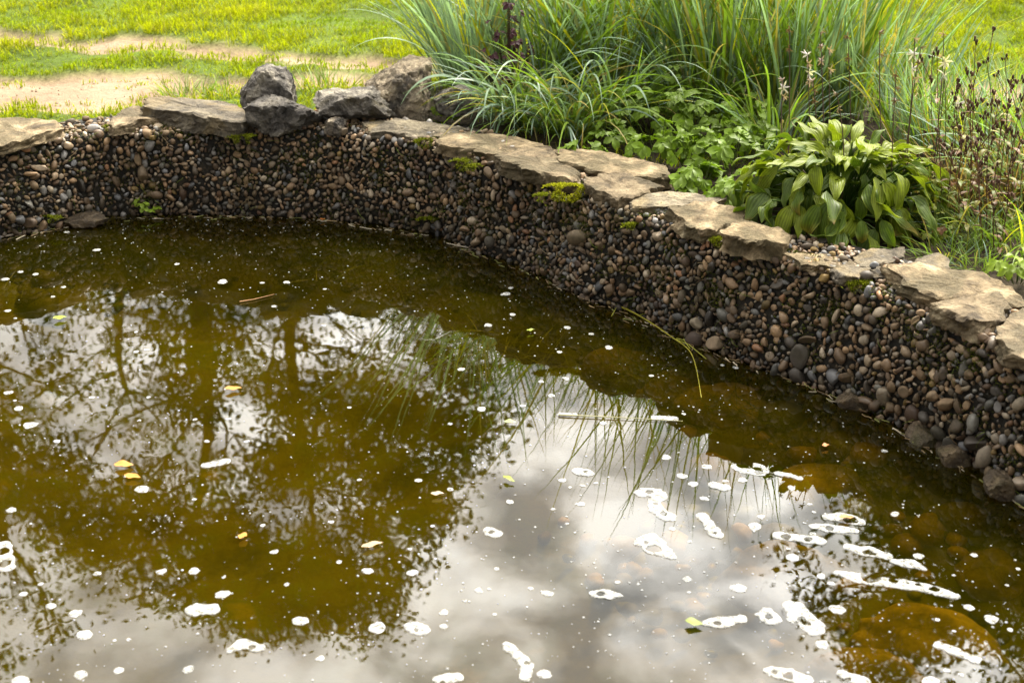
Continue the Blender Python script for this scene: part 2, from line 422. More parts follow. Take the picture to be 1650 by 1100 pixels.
def at_s(s):
    s = np.asarray(s) % LLEN
    def f(A): return np.interp(s, np.r_[LS, LLEN], np.r_[A, A[:1]])
    C = np.stack([f(LOOP[:, 0]), f(LOOP[:, 1])], -1); n = np.stack([f(NOR[:, 0]), f(NOR[:, 1])], -1)
    return C, n / np.linalg.norm(n, axis=-1, keepdims=True)
wob = SN(11, 2, octaves=2)
def wall_pt(s, t):
    """surface of the wall: t = height up the face, and past WALL_H backwards over the top. returns point, normal"""
    s = np.asarray(s, float); t = np.asarray(t, float)
    C, n = at_s(s)
    v = np.minimum(t, WALL_H); h = np.maximum(t - WALL_H, 0)
    top = WALL_H + 0.012 * wob(np.stack([s, s * 0], 1), 0.8)
    z = np.where(t > WALL_H, top + 0.02 * (1 - np.exp(-h * 10)), v * top / WALL_H)
    off = BATTER * np.clip(v / WALL_H, -0.6, 1) + h + 0.012 * wob(np.stack([s, t], 1), 2.2)
    P = np.concatenate([C + n * off[:, None], z[:, None]], 1)
    b = np.clip((t - WALL_H + 0.025) / 0.05, 0, 1)[:, None]
    Nn = np.concatenate([-n, np.full((len(s), 1), 0.12)], 1) * (1 - b) + np.array([0, 0, 1.0]) * b
    return P, Nn / np.linalg.norm(Nn, axis=1)[:, None]

# ------------------------------------------------------------------ ground
dirt_polys_px = [
    ([(-160,112),(0,112),(90,106),(200,104),(285,104),(330,114),(430,110),(520,104),(610,108),(600,136),(520,136),(400,146),(300,146),(285,154),(200,156),(150,166),(60,166),(-160,170)], 0.30),
    ([(-160,38),(0,42),(90,41),(160,51),(250,52),(330,63),(420,67),(520,75),(640,87),(720,86),(720,108),(620,105),(510,94),(420,87),(330,81),(240,73),(180,70),(100,70),(40,66),(-160,66)], 0.30),
    ([(85,190),(175,190),(180,206),(95,206)], 0.30),
    ([(1470,120),(1530,112),(1600,112),(1700,118),(1760,150),(1640,170),(1560,165),(1480,160)], 0.30),
]
dirt_polys = [np.array([un(x, y, z)[:2] for x, y in p]) for p, z in dirt_polys_px]
bed_poly = np.array([un(x, y, 0.29)[:2] for x, y in [(560,200),(640,170),(700,140),(760,110),(900,85),(1100,80),(1300,110),(1480,170),(1560,180),(1720,260),(1900,420),(1900,800),(1560,640),(1300,470),(1000,330),(800,270),(640,215)]])
dn = SN(3, 2, octaves=3)
def dirt_mask(P):
    j = np.stack([dn(P, 1.6), dn(P + 7.3, 1.6)], 1) * 0.06 + np.stack([dn(P + 3, 6), dn(P + 17, 6)], 1) * 0.025
    m = np.zeros(len(P))
    for q in dirt_polys: m = np.maximum(m, inside(P + j, q).astype(float))
    return m
def soil_mask(P):
    j = np.stack([dn(P, 1.6), dn(P + 7.3, 1.6)], 1) * 0.06
    return inside(P + j, bed_poly).astype(float)
hn = SN(21, 2, octaves=3)
LOOP_OUT = LOOP + NOR * 0.14
def ground_z(P, dm=None):
    if dm is None: dm = dirt_mask(P)
    f = np.clip((14.5 - np.abs(P[:, 1] - 2)) / 3, 0, 1) * np.clip((9.5 - np.abs(P[:, 0])) / 3, 0, 1)
    return 0.275 + f * (0.012 * hn(P, 0.7) + 0.006 * hn(P, 3.0)) - 0.028 * dm * f
xs = np.linspace(-6, 6, 241); ys = np.linspace(-2, 10, 241)
def grid(xs, ys):
    X, Y = np.meshgrid(xs, ys); P = np.stack([X.ravel(), Y.ravel()], 1)
    nx, ny = len(xs), len(ys)
    i = (np.arange(ny - 1)[:, None] * nx + np.arange(nx - 1)[None, :]).ravel()
    return P, np.stack([i, i + 1, i + nx + 1, i + nx], 1)
GP, GF = grid(xs, ys)
dm = dirt_mask(GP); sm = soil_mask(GP)
def blur(m, shape, k=1):
    m = m.reshape(shape)
    for _ in range(k):
        m = (m + np.roll(m, 1, 0) + np.roll(m, -1, 0) + np.roll(m, 1, 1) + np.roll(m, -1, 1)) / 5
    return m.ravel()
dm = blur(dm, (241, 241)); sm = blur(sm, (241, 241), 2)
gz = ground_z(GP, dm)
edge = np.minimum(np.minimum(GP[:, 0] + 6, 6 - GP[:, 0]), np.minimum(GP[:, 1] + 2, 10 - GP[:, 1]))
gz = 0.275 + (gz - 0.275) * np.clip(edge / 0.6, 0, 1)
keep = ~inside(GP[GF].mean(1), LOOP_OUT)
nG = len(GP)
RB = 900.0
ringV = np.array([(-6,-2,0.275),(6,-2,0.275),(6,10,0.275),(-6,10,0.275),(-RB,-RB,0.275),(RB,-RB,0.275),(RB,RB,0.275),(-RB,RB,0.275)])
ringF = np.array([(0,4,5,1),(1,5,6,2),(2,6,7,3),(3,7,4,0)]) + nG
V = np.vstack([np.c_[GP, gz], ringV]); F = np.vstack([GF[keep], ringF])
ground = link('ground', mesh_np('ground', V, F, None, True, {'dirt': np.r_[dm, np.zeros(8)], 'soil': np.r_[sm, np.zeros(8)]}), M_GROUND)
ground['kind'] = 'structure'; ground['label'] = 'green lawn with worn sandy bare patches behind the pond'

# pond bed
bx, by = np.linspace(-2.6, 1.7, 130), np.linspace(0.6, 5.0, 130)
BP, BF = grid(bx, by)
LIN = LOOP + NOR * 0.10
din = dist_poly(BP, LOOP[::2])
bn = SN(31, 2, octaves=3)
bz = -0.10 - 0.34 * np.clip(din / 1.3, 0, 1) ** 0.8 + 0.03 * bn(BP, 0.9) + 0.012 * bn(BP, 4)
bk = inside(BP[BF].mean(1), LIN)
bed = link('pond_bed', mesh_np('pond_bed', np.c_[BP, bz], BF[bk]), M_BED)
bed['kind'] = 'structure'; bed['label'] = 'muddy olive and ochre bed of the pond'
def bed_z(x, y):
    return float(-0.10 - 0.34 * np.clip(dist_poly(np.array([[x, y]]), LOOP[::2])[0] / 1.3, 0, 1) ** 0.8)

gb = np.random.default_rng(17); Ab = Acc()
for _ in range(1300):
    s_ = gb.uniform(-.3, 5.6); C_ = LOOP[np.argmin(np.abs(LS - s_))]; N_ = NOR[np.argmin(np.abs(LS - s_))]
    dd_ = .02 + gb.random() ** 1.4 * (.75 if C_[0] > .55 else .32); q = C_ - N_ * dd_
    if C_[0] < .15 and gb.random() < .75: continue
    if not inside(q[None], LOOP)[0]: continue
    r_ = gb.uniform(.012, .03) * (2.2 if gb.random() < .10 else 1)
    v = ICOs[0] * (1 + .2 * np.sin(ICOs[0] @ gb.normal(size=3) * 2))[:, None] * np.array([r_, r_ * gb.uniform(.6, 1), r_ * .6]); an = gb.uniform(0, 6.28)
    v = v @ np.array([[math.cos(an), math.sin(an), 0], [-math.sin(an), math.cos(an), 0], [0, 0, 1]])
    zz = -.10 - .34 * min(dd_ / 1.3, 1) ** .8 + r_ * .3
    c_ = [(.20, .12, .03), (.10, .07, .02), (.05, .04, .015), (.30, .18, .05), (.12, .11, .02)][int(gb.integers(5))]
    if C_[0] < .3: c_ = (.06, .05, .018)
    Ab.add(v + np.array([q[0], q[1], zz]), ICOs[1], np.array(c_) * gb.uniform(.5, 1.4))
o = link('bed_stones', Ab.mesh('bed_stones'), M_PEB, bed); o['kind'] = 'stuff'

# water body: closed prism
WL_ = LOOP + NOR * 0.03; nW = len(WL_)
import bmesh
bm = bmesh.new()
tv = [bm.verts.new((x, y, 0)) for x, y in WL_]; bv = [bm.verts.new((x, y, -0.75)) for x, y in WL_]
fw = bm.faces.new(tv); fw.normal_update()
if fw.normal.z < 0: fw.normal_flip()
for v_ in bv: bm.verts.remove(v_)
me = bpy.data.meshes.new('pond_water'); bm.to_mesh(me); bm.free()
water = link('pond_water', me, M_WATER)
water['kind'] = 'structure'; water['label'] = 'murky olive pond water mirroring trees and clouds'

# ------------------------------------------------------------------ pebble wall
wall = empty('pond_wall', (0, 4.6, 0), 'low curved pond wall faced with rounded brown and grey pebbles', 'wall')
WOFF = np.array([0, 4.6, 0.0])
nL = len(LOOP)
V = [np.c_[LOOP + NOR * -0.03, np.full(nL, -0.6)]]
for t_ in list(np.linspace(-0.12, WALL_H - 0.012, 9)) + [WALL_H + 0.012, WALL_H + 0.05, WALL_H + 0.12, WALL_H + 0.2]:
    P_, N_ = wall_pt(LS, np.full(nL, t_)); V.append(P_ - N_ * 0.0060)
V.append(np.c_[LOOP + NOR * 0.27, np.full(nL, 0.27)]); V.append(np.c_[LOOP + NOR * 0.28, np.full(nL, -0.7)])
nr = len(V); V = np.concatenate(V); F = []
for k in range(nr - 1):
    i = np.arange(nL); j = (i + 1) % nL
    F.append(np.stack([k * nL + i, k * nL + j, (k + 1) * nL + j, (k + 1) * nL + i], 1))
link('mortar', mesh_np('mortar', V - WOFF, np.concatenate(F)), M_MORTAR, wall)

# pack pebbles over the face and top
def s_of(px, py):
    p = un(px, py, 0)[:2]; return LS[np.argmin(np.hypot(*(LOOP - p).T))]
s_right = LS[np.argmin(np.hypot(*(LOOP - np.array([1.3, 1.95])).T))]
S0, S1 = -0.75, s_right
g = np.random.default_rng(5)
cell = 0.035; buckets = {}
peb = []
def try_put(s, t, r, lim=0.75):
    ci, cj = int(s // cell), int(t // cell)
    for a in range(ci - 2, ci + 3):
        for b in range(cj - 2, cj + 3):
            for (s2, t2, r2) in buckets.get((a, b), ()):
                if (s - s2) ** 2 + (t - t2) ** 2 < (lim * (r + r2)) ** 2: return False
    buckets.setdefault((ci, cj), []).append((s, t, r)); peb.append((s, t, r)); return True
T0, T1 = -0.10, WALL_H + 0.17
sr = s_of(1200, 582)
for n_, r0, r1, lowbias in ((40, .022, .028, 1), (170, .017, .021, 1), (700, .0125, .016, 0), (4500, .0092, .0122, 0), (16000, .0068, .0092, 0), (22000, .0045, .0066, 0)):
    for _ in range(n_):
        s = g.uniform(S0, S1); t = g.uniform(T0, T1)
        if lowbias and g.random() < 0.7:
            if g.random() < 0.65: s = g.uniform(sr - 0.2, S1); t = g.uniform(-0.03, 0.11)
            elif g.random() < 0.5: t = g.uniform(WALL_H - 0.03, T1)
            else: s = g.uniform(S0, 0.25); t = g.uniform(-0.03, 0.1)
        r_ = g.uniform(r0, r1)
        if t > WALL_H - .02 and r_ > .0165: r_ *= .7
        try_put(s, t, r_)
peb = np.array(peb)
PP, PN = wall_pt(peb[:, 0], peb[:, 1])
pal = np.array([(.10,.074,.052),(.145,.105,.07),(.07,.06,.05),(.045,.042,.04),(.18,.13,.085),(.14,.095,.06),(.115,.088,.062),(.21,.17,.125),(.085,.09,.09),(.15,.085,.05),(.12,.088,.035),(.06,.04,.028)])
pal = np.vstack([pal * np.array([1.40, 1.27, 1.06]), [(.34, .28, .20), (.20, .19, .175), (.13, .13, .13), (.27, .21, .14)]])
pw = np.array([.14,.13,.11,.09,.08,.05,.12,.06,.05,.02,.03,.05,.05,.06,.06,.06])
def pebble_geo(p, nrm, r, tpl, g, world_off):
    V0, F0 = tpl
    el = g.uniform(0.5, 1.0); wd = g.uniform(0.9, 1.18); th = g.uniform(0.62, 0.9)
    a, b = (r * wd * 1.12, r * el) if g.random() < 0.45 else (r * el, r * wd * 1.12)
    v = V0.copy()
    # egg-shaped and a little lumpy
    k = g.normal(size=3) * 0.24; v = v * (1 + v @ k)[:, None]
    k2 = g.normal(size=(2, 3)) * 1.6; v = v * (1 + 0.075 * np.sin(v @ k2.T + g.uniform(0, 6, 2)).sum(1))[:, None]
    for _ in range(3):
        pn = g.normal(size=3); pn /= np.linalg.norm(pn); v = v - np.maximum(v @ pn - g.uniform(.5, .95), 0)[:, None] * pn
    v = v * np.array([a, b, r * th])
    n = nrm + g.normal(size=3) * 0.25; n /= np.linalg.norm(n)
    u = np.cross([0, 0, 1.0] if abs(n[2]) < .9 else [1.0, 0, 0], n); u /= np.linalg.norm(u); q = np.cross(n, u)
    c, s_ = math.cos(g.normal() * 0.7), 0; an = g.normal() * 0.6
    u2 = u * math.cos(an) + q * math.sin(an); q2 = -u * math.sin(an) + q * math.cos(an)
    W = v[:, :1] * u2 + v[:, 1:2] * q2 + v[:, 2:3] * n
    return W, p + nrm * (r * th * g.uniform(0.0, 0.45)) - world_off
# seen size in the picture decides which 300 are parts of their own
d = PP - np.array([0, 0, CAM_H]); dep = d[:, 1] * CP - d[:, 2] * SP
pxx = 825 + FPX * d[:, 0] / dep; pxy = 550 - FPX * (d[:, 1] * SP + d[:, 2] * CP) / dep
vis = (pxx > -5) & (pxx < 1655) & (pxy > 0) & (pxy < 1100) & (PP[:, 2] > -0.005)
size = np.where(vis, peb[:, 2] / dep, 0)
big = set(np.argsort(-size)[:300].tolist())
acc = Acc()
for i in range(len(peb)):
    c = pal[g.choice(len(pal), p=pw / pw.sum())] * g.uniform(0.5, 1.4)
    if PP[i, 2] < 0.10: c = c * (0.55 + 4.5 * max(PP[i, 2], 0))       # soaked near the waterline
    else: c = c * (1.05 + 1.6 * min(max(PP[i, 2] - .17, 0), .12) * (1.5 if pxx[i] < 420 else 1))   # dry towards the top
    if i in big:
        Wv, o_ = pebble_geo(PP[i], PN[i], peb[i, 2], ICOm, g, WOFF)
        link('pebble', mesh_np('pebble', Wv, ICOm[1], np.broadcast_to(c, Wv.shape)), M_PEB, wall, o_)
    else:
        tpl = ICOs
        Wv, o_ = pebble_geo(PP[i], PN[i], peb[i, 2], tpl, g, WOFF)
        acc.add(Wv + o_, tpl[1], c)
pm = link('small_pebbles', acc.mesh('small_pebbles'), M_PEB, wall); pm['kind'] = 'stuff'

# ------------------------------------------------------------------ flat stones on the wall
def slab(name, poly_px, zt, th, label, mat, seed, undercut=-0.03, tilt=0.0, tilt_back=0.0):
    g = np.random.default_rng(seed)
    th = th * 1.0; zt = max(zt, .284 + th * .92)
    P = np.array([un(x, y, zt)[:2] for x, y in poly_px])
    c = P.mean(0)
    # resample outline
    Q = np.vstack([P, P[:1]]); d = np.r_[0, np.cumsum(np.linalg.norm(np.diff(Q, axis=0), axis=1))]
    n = 72; s = np.linspace(0, d[-1], n, endpoint=False)
    O = np.stack([np.interp(s, d, Q[:, k]) for k in (0, 1)], 1) - c
    jag = SN(seed + 55, 2, octaves=4, rough=.7); O = O * (1 + .03 * jag(O, 9.0))[:, None]
    sz = math.sqrt(d[-1] ** 2 / 12)
    nz = SN(seed + 900, 3, octaves=4, rough=0.62)
    rings = [(0.001, 0.0), (0.25, 0.0), (0.5, 0.0), (0.75, 0.0), (0.93, 0.0), (1.0, -0.003)]
    m = 6
    for k in range(1, m + 1):
        f = k / m
        lay = g.uniform(-0.035, 0.015)                 # bedding layers stand in and out
        rings.append((1.0 - undercut * f * 0.6 + lay, -0.003 - (th - 0.003) * f))
    rings.append((0.5, -th)); rings.append((0.001, -th))
    V = []
    for k, (sc, z) in enumerate(rings):
        q = O * sc
        v = np.c_[q, np.full(n, z)]
        on_side = 5 <= k <= 5 + m
        dsp = nz(v + c[0] * 3, 9.0)
        if on_side:
            out_ = O / (np.linalg.norm(O, axis=1)[:, None] + 1e-9)
            v[:, :2] += out_ * (dsp * 0.010 + nz(v + 5, 22.0) * 0.005)[:, None]
            v[:, 2] += nz(v + 9, 12.0) * 0.004
        v[:, 2] += (nz(np.c_[q, q[:, :1] * 0] + c[0], 7.0) * 0.0035 + nz(np.c_[q, q[:, :1] * 0] + 4, 20.0) * 0.0018) * (1 if k < 6 else 0.3)
        v[:, 2] += tilt * q[:, 0] + tilt_back * q[:, 1]
        V.append(v)
    V = np.concatenate(V); F = []
    i = np.arange(n); j = (i + 1) % n
    for k in range(len(rings) - 1): F.append(np.stack([k * n + i, (k + 1) * n + i, (k + 1) * n + j, k * n + j], 1))
    me = mesh_np(name, V, np.concatenate(F), None, False)
    o = link(name, me, mat, None, (c[0], c[1], zt))
    return tag(o, label, 'stone', 'flat stones laid along the pond wall')
SL = [
 ([(-60,192),(40,191),(92,193),(104,203),(70,213),(20,226),(-60,236)], .318, .035, 'flat pale slab at the left edge of the photo, on the wall top', M_SLAB),
 ([(178,193),(196,180),(214,171),(262,180),(268,188),(225,194),(182,203)], .318, .034, 'small wedge-shaped tan stone just left of the long flat slab', M_SLAB),
 ([(232,158),(300,159),(386,166),(400,184),(390,194),(320,186),(232,174)], .345, .060, 'long thick slab with dark front face, left of the dark boulders', M_SLABG),
 ([(584,197),(640,194),(700,199),(772,211),(760,219),(690,217),(600,210)], .318, .028, 'thin dark slab under the big boulder, with pebbles in front', M_SLABG),
 ([(700,224),(740,217),(800,216),(870,228),(905,240),(880,248),(800,248),(770,240),(712,234)], .322, .040, 'broad tan slab with grass blades hanging onto it', M_SLAB),
 ([(800,251),(850,240),(885,243),(934,272),(930,284),(880,276),(810,262)], .326, .045, 'pointed tan slab ending at the bright moss cushion', M_SLAB),
 ([(884,240),(930,238),(1000,250),(1068,266),(1084,280),(1040,284),(960,274),(905,258)], .330, .050, 'long straight slab beside the leafy ground cover, set back from the edge', M_SLAB),
 ([(942,287),(990,281),(1040,290),(1070,299),(1030,311),(995,318),(950,302)], .322, .036, 'rough tilted stone right of the bright moss cushion', M_SLAB),
 ([(1012,314),(1060,310),(1120,314),(1180,324),(1150,330),(1070,330),(1018,328)], .310, .030, 'thin slab tucked behind two stones near the leafy ground cover', M_SLABG),
 ([(1074,334),(1120,326),(1180,332),(1208,344),(1190,358),(1130,366),(1095,350)], .322, .042, 'angular tan stone, third left of the broad-leaved plant', M_SLAB),
 ([(1164,370),(1198,352),(1240,364),(1276,378),(1262,390),(1200,384),(1168,376)], .330, .055, 'chunky block stone at the left foot of the broad-leaved plant', M_SLAB),
 ([(1262,408),(1310,408),(1362,418),(1350,432),(1290,424)], .297, .020, 'low pinkish flat stone below the broad-leaved plant', M_SLAB),
 ([(1345,432),(1368,420),(1400,428),(1385,446),(1352,444)], .306, .030, 'small dark wedge stone with moss on its right', M_SLABG),
 ([(1372,414),(1400,404),(1456,398),(1460,410),(1420,424),(1385,428)], .316, .030, 'flat layered stone under the right side of the broad-leaved plant', M_SLABG),
 ([(1466,424),(1490,412),(1514,408),(1534,420),(1530,430),(1490,432)], .322, .030, 'small peaked grey stone behind the largest right-hand slab', M_SLABG),
 ([(1400,438),(1430,428),(1450,430),(1470,452),(1440,450)], .306, .024, 'small blue-grey sliver of stone left of the largest right-hand slab', M_SLABG),
 ([(1428,430),(1490,430),(1560,436),(1610,450),(1660,480),(1640,484),(1580,474),(1510,476),(1460,458)], .326, .038, 'largest tan slab on the right, split by fine cracks', M_SLAB),
 ([(1500,486),(1550,478),(1608,474),(1628,490),(1612,514),(1580,518),(1530,502)], .322, .050, 'tan stone with dark front, in front of the largest right-hand slab', M_SLAB),
 ([(1604,540),(1622,508),(1660,498),(1740,520),(1740,580),(1660,572),(1620,562)], .316, .040, 'pale slab cut off by the right edge of the photo', M_SLAB),
]
for k, (p, z, t, lab, m_) in enumerate(SL):
    gg = np.random.default_rng(k + 60)
    slab('flat_stone', p, z, t, lab, m_, 100 + k, tilt=gg.normal() * 0.03, tilt_back=0.04 + gg.normal() * 0.02)

# ------------------------------------------------------------------ boulders
def boulder(sil_px, Y0, depth, label, mat, seed, cut=8, noise_a=0.05, cat='boulder', name='boulder', group='dark boulders on the pond edge', sub=ICO5, zmin=None):
    """outline in the picture gives the cross-section at depth Y0; depth and extra cuts give the rest of the body"""
    g = np.random.default_rng(seed)
    S2 = np.array([uny(x, y, Y0)[[0, 2]] for x, y in sil_px])
    if zmin is not None: S2[:, 1] = np.where(S2[:, 1] < zmin, zmin, S2[:, 1])
    c = S2.mean(0); Q = S2 - c
    area = 0.5 * np.sum(Q[:, 0] * np.roll(Q[:, 1], -1) - np.roll(Q[:, 0], -1) * Q[:, 1])
    if area < 0: Q = Q[::-1]
    pl = []
    for i in range(len(Q)):
        a, b = Q[i], Q[(i + 1) % len(Q)]; t = b - a; n = np.array([t[1], -t[0]]) / (np.linalg.norm(t) + 1e-9)
        dd = n @ a
        if dd < 0.01: continue
        yy = g.normal() * 0.18
        n3 = np.array([n[0], yy, n[1]]); ln = np.linalg.norm(n3); pl.append((n3 / ln, dd / ln))
    hw = np.abs(Q).max()
    pl += [(np.array([0, -1, .15]) / math.hypot(1, .15), depth / 2), (np.array([0, 1.0, 0]), depth / 2)]
    for _ in range(cut):
        n3 = g.normal(size=3) * np.array([0.8, 1.2, 0.8]); n3 /= np.linalg.norm(n3)
        if abs(n3[1]) < 0.35: n3[1] = 0.5 * np.sign(n3[1] + 1e-6); n3 /= np.linalg.norm(n3)
        dmin = min(0.5 * depth / max(abs(n3[1]), .25), hw) * g.uniform(0.85, 1.15); pl.append((n3, dmin))
    D, F = sub
    nz = SN(seed + 300, 3, octaves=4, rough=0.6)
    rr = np.full(len(D), 9.0)
    for n3, dd in pl:
        q = D @ n3; r_ = np.where(q > 1e-3, dd / np.maximum(q, 1e-3), 9.0); rr = np.minimum(rr, r_)
    V = D * rr[:, None]
    sz = hw
    a = nz(V / sz + seed, 0.55); b = nz(V / sz + seed, 1.8); rd = 1 - 2 * np.abs(b)      # ridged fracture relief
    V = V * (1 + noise_a * a + noise_a * 0.9 * rd + 0.03 * nz(V / sz, 4.0))[:, None]
    me = mesh_np(name, V, F, None, True)
    o = link(name, me, mat, None, (c[0], Y0, c[1]))
    try: me.set_sharp_from_angle(angle=rad(32))
    except Exception: pass
    return tag(o, label, cat, group)
boulder([(392,172),(391,148),(400,132),(416,113),(436,108),(452,111),(470,126),(476,166),(455,178),(410,178)], 4.92, .17, 'upright dark boulder behind the blue-grey rock', M_BOULD, 1)
boulder([(400,170),(420,160),(455,160),(490,172),(522,190),(498,204),(470,214),(428,214),(405,190)], 4.74, .16, 'low blue-grey rock in front of the upright dark boulder', M_BOULD, 2, noise_a=.08)
boulder([(508,164),(530,152),(598,146),(612,158),(640,186),(600,192),(548,193),(520,178)], 4.78, .15, 'flat-lying dark rock with pointed left end', M_BOULD, 3, noise_a=.07)
boulder([(590,146),(612,124),(640,105),(668,101),(688,104),(694,134),(691,168),(660,186),(630,184),(600,166)], 4.93, .22, 'biggest boulder, tan and grey with a steep right side', M_BOULT, 4, cut=6)
boulder([(700,160),(716,146),(738,139),(764,150),(775,176),(740,186),(706,182)], 4.86, .13, 'small grey rock half hidden under the blue grass', M_BOULD, 5)
boulder([(526,206),(530,193),(548,191),(556,204),(546,214),(532,214)], 4.67, .06, 'small rough brown block between two dark rocks', M_BOULT, 6)
# a few stones at the foot of the wall
for sil, Y, dp, lab, m_, sd_ in [
  ([(98,354),(140,347),(176,349),(180,356),(150,362),(100,362)], 4.56, .07, 'flat wet stone at the far left waterline', M_WET, 7),
  ([(1462,702),(1480,688),(1512,692),(1520,712),(1496,726),(1468,718)], 3.02, .09, 'yellowish broken stone at the waterline below the right slabs', M_WET, 8),
  ([(1512,728),(1536,718),(1562,724),(1566,742),(1540,752),(1516,746)], 2.92, .08, 'wet brown stone at the waterline near the right edge', M_WET, 9),
  ([(1588,778),(1606,764),(1630,770),(1634,794),(1606,802),(1590,794)], 2.76, .08, 'dark wet stone lowest on the right-hand waterline', M_WET, 10),
  ([(1346,646),(1372,634),(1398,646),(1396,660),(1366,664)], 3.20, .06, 'thin twiggy brown stone at the waterline, mid right', M_WET, 12)]:
    boulder(sil, Y, dp, lab, m_, sd_, cat='stone', name='waterline_stone', group='stones at the waterline', sub=ICO4)

# sunken rocks
def sunk(px, py, wpx, hpx, z, label, seed):
    c = un(px, py, z); w_ = wpx / FPX * (c[1] * CP - (z - CAM_H) * SP) / 2
    D, F = ICO4; nz = SN(seed + 70, 3, octaves=3)
    g = np.random.default_rng(seed)
    V = D * np.array([w_, w_ * hpx / wpx * 1.9, min(0.09, w_ * 0.6)])
    V = V * (1 + 0.16 * nz(D, 0.45) + 0.04 * nz(D, 1.5))[:, None]
    an = g.normal() * 0.3; rz = np.array([[math.cos(an), -math.sin(an), 0], [math.sin(an), math.cos(an), 0], [0, 0, 1]])
    o = link('sunken_rock', mesh_np('sunken_rock', V @ rz.T, F), M_SUNK, None, (c[0], c[1], z - 0.05))
    tag(o, label, 'rock', 'rocks under the water')
for k, a in enumerate([(1175,632,140,60,-.07,'ochre sunken rock beneath the tip of the floating stem'),(1085,612,110,40,-.09,'amber sunken rock left of the floating stem tip'),
    (1335,770,150,80,-.10,'long ochre rock under water near the right wall'),(1490,1020,240,80,-.09,'large ochre sunken rock in the bottom right of the pond'),
    (1400,1078,200,60,-.11,'sunken rock at the bottom edge under the foam'),(1290,690,150,40,-.12,'dim brown rock under water right of the grass reflections'),
    (1010,575,140,34,-.10,'dark sunken rock below the wall near the floating stem'),(1250,905,200,50,-.16,'dim sunken rock behind the twin-holed foam patch'),(1610,900,140,60,-.10,'sunken rock against the right wall, low in the photo')]):
    sunk(*a, seed=k + 5)

# ------------------------------------------------------------------ trees beyond the lawn (seen mirrored in the pond)
def tree(label, Y, trunk_px, blobs, seed, base_w=0.20, leaf=0.075, hue=(.05,.075,.012)):
    g = np.random.default_rng(seed)
    p0 = refl(trunk_px[0][0], trunk_px[0][1], Y); base = np.array([p0[0], Y, 0.27])
    root = empty('broadleaf_tree', base, label, 'tree', 'trees mirrored in the pond')
    axis = np.array([base - np.array([0, 0, 0.15])] + [refl(x, y, Y) for x, y in trunk_px])
    # trunk
    t = np.linspace(0, 1, 24); kk = np.linspace(0, 1, len(axis))
    ax = np.stack([np.interp(t, kk, axis[:, i]) for i in range(3)], 1); ax[:, 0] += 0.05 * np.sin(t * 7 + seed)
    Vt, Ft = tube(ax - base, .85 * base_w * (1 - 0.75 * t) + 0.25 * base_w * np.exp(-t * 18), 10)
    link('trunk', mesh_np('trunk', Vt, Ft), M_BARK, root)
    LV, bt = [], []
    for (x, y, rx, ry, den) in blobs:
        c = refl(x, y, Y + g.normal() * 0.5); ppm = FPX / np.linalg.norm([Y, c[2] + CAM_H])
        rx_, rz_ = rx / ppm, ry / ppm; ryy = (rx_ + rz_) * 0.55
        # limb from the trunk to the blob
        j = int(np.clip(np.searchsorted(ax[:, 2], c[2] - 0.9), 3, 22)); a = ax[j]
        u = np.linspace(0, 1, 9)[:, None]
        P = a + (c - a) * u + np.array([0, 0, -0.35]) * (u * (1 - u) * 2) + g.normal(size=3) * 0.25 * (u * (1 - u))
        bt.append((P, 0.036 * (1 - u[:, 0] * 0.8) * base_w / 0.2))
        ncl = max(3, int(rx_ * rz_ * 38 * (0.14 + den ** 1.6 * 2.3)))
        d_ = g.normal(size=(ncl, 3)); d_ /= np.linalg.norm(d_, axis=1)[:, None]; d_ *= (g.random(ncl) ** 0.42)[:, None]
        cc = c + d_ * np.array([rx_, ryy, rz_])
        for q in cc:
            if g.random() < 0.5:
                u2 = np.linspace(0, 1, 5)[:, None]; P2 = P[6] + (q - P[6]) * u2 + g.normal(size=3) * 0.1 * (u2 * (1 - u2))
                bt.append((P2, 0.018 * (1 - u2[:, 0] * 0.8)))
            nl = int(g.uniform(60, 120) * (0.3 + 0.8 * den))
            LV.append(q + g.normal(size=(nl, 3)) * np.array([.17, .17, .12]))
    A = Acc()
    for P, r_ in bt:
        v, f = tube(P - base, r_, 5); A.add(v, f, (0, 0, 0))
    bo = link('branches', A.mesh('branches'), M_BARK, root)
    Lp = np.concatenate(LV); n = len(Lp)
    a1 = g.normal(size=(n, 3)); a1 /= np.linalg.norm(a1, axis=1)[:, None]; a2 = np.cross(a1, g.normal(size=(n, 3))); a2 /= np.linalg.norm(a2, axis=1)[:, None]
    sz = leaf * g.uniform(.6, 1.3, n)[:, None]
    V = np.stack([Lp - a1 * sz * .6, Lp + a2 * sz * .33, Lp + a1 * sz * .6, Lp - a2 * sz * .33], 1).reshape(-1, 3) - base
    F = np.arange(n * 4).reshape(n, 4)
    C = np.array(hue) * g.uniform(.6, 1.5, (n, 1)) * np.array([1, 1, 1]) + g.uniform(0, .02, (n, 1)) * np.array([1, .6, 0])
    cr_ = link('crown', mesh_np('crown', V, F, np.repeat(C, 4, 0), False), M_TREE, root)
    return root
tree('leafy tree whose crown reflects darkest in the middle of the water', 15.0, [(470,430),(474,560),(490,700),(500,880)],
     [(430,930,150,80,1),(560,955,110,70,1),(520,995,80,26,.7),(650,800,115,60,1),(740,715,70,55,1),(600,700,150,70,1),(480,745,90,60,.9),(800,650,36,50,.6),(640,900,44,56,.6),
      (420,800,80,50,.3),(570,560,80,60,.25),(620,500,90,40,.5),(430,640,50,60,.6),(720,600,70,60,.7),(790,560,60,50,.7),(840,520,60,40,.6),(560,870,90,40,.5),(400,1000,50,20,.6),(560,640,110,40,.6),(480,560,50,50,.5),(470,640,50,50,.6)], 1, 0.13)
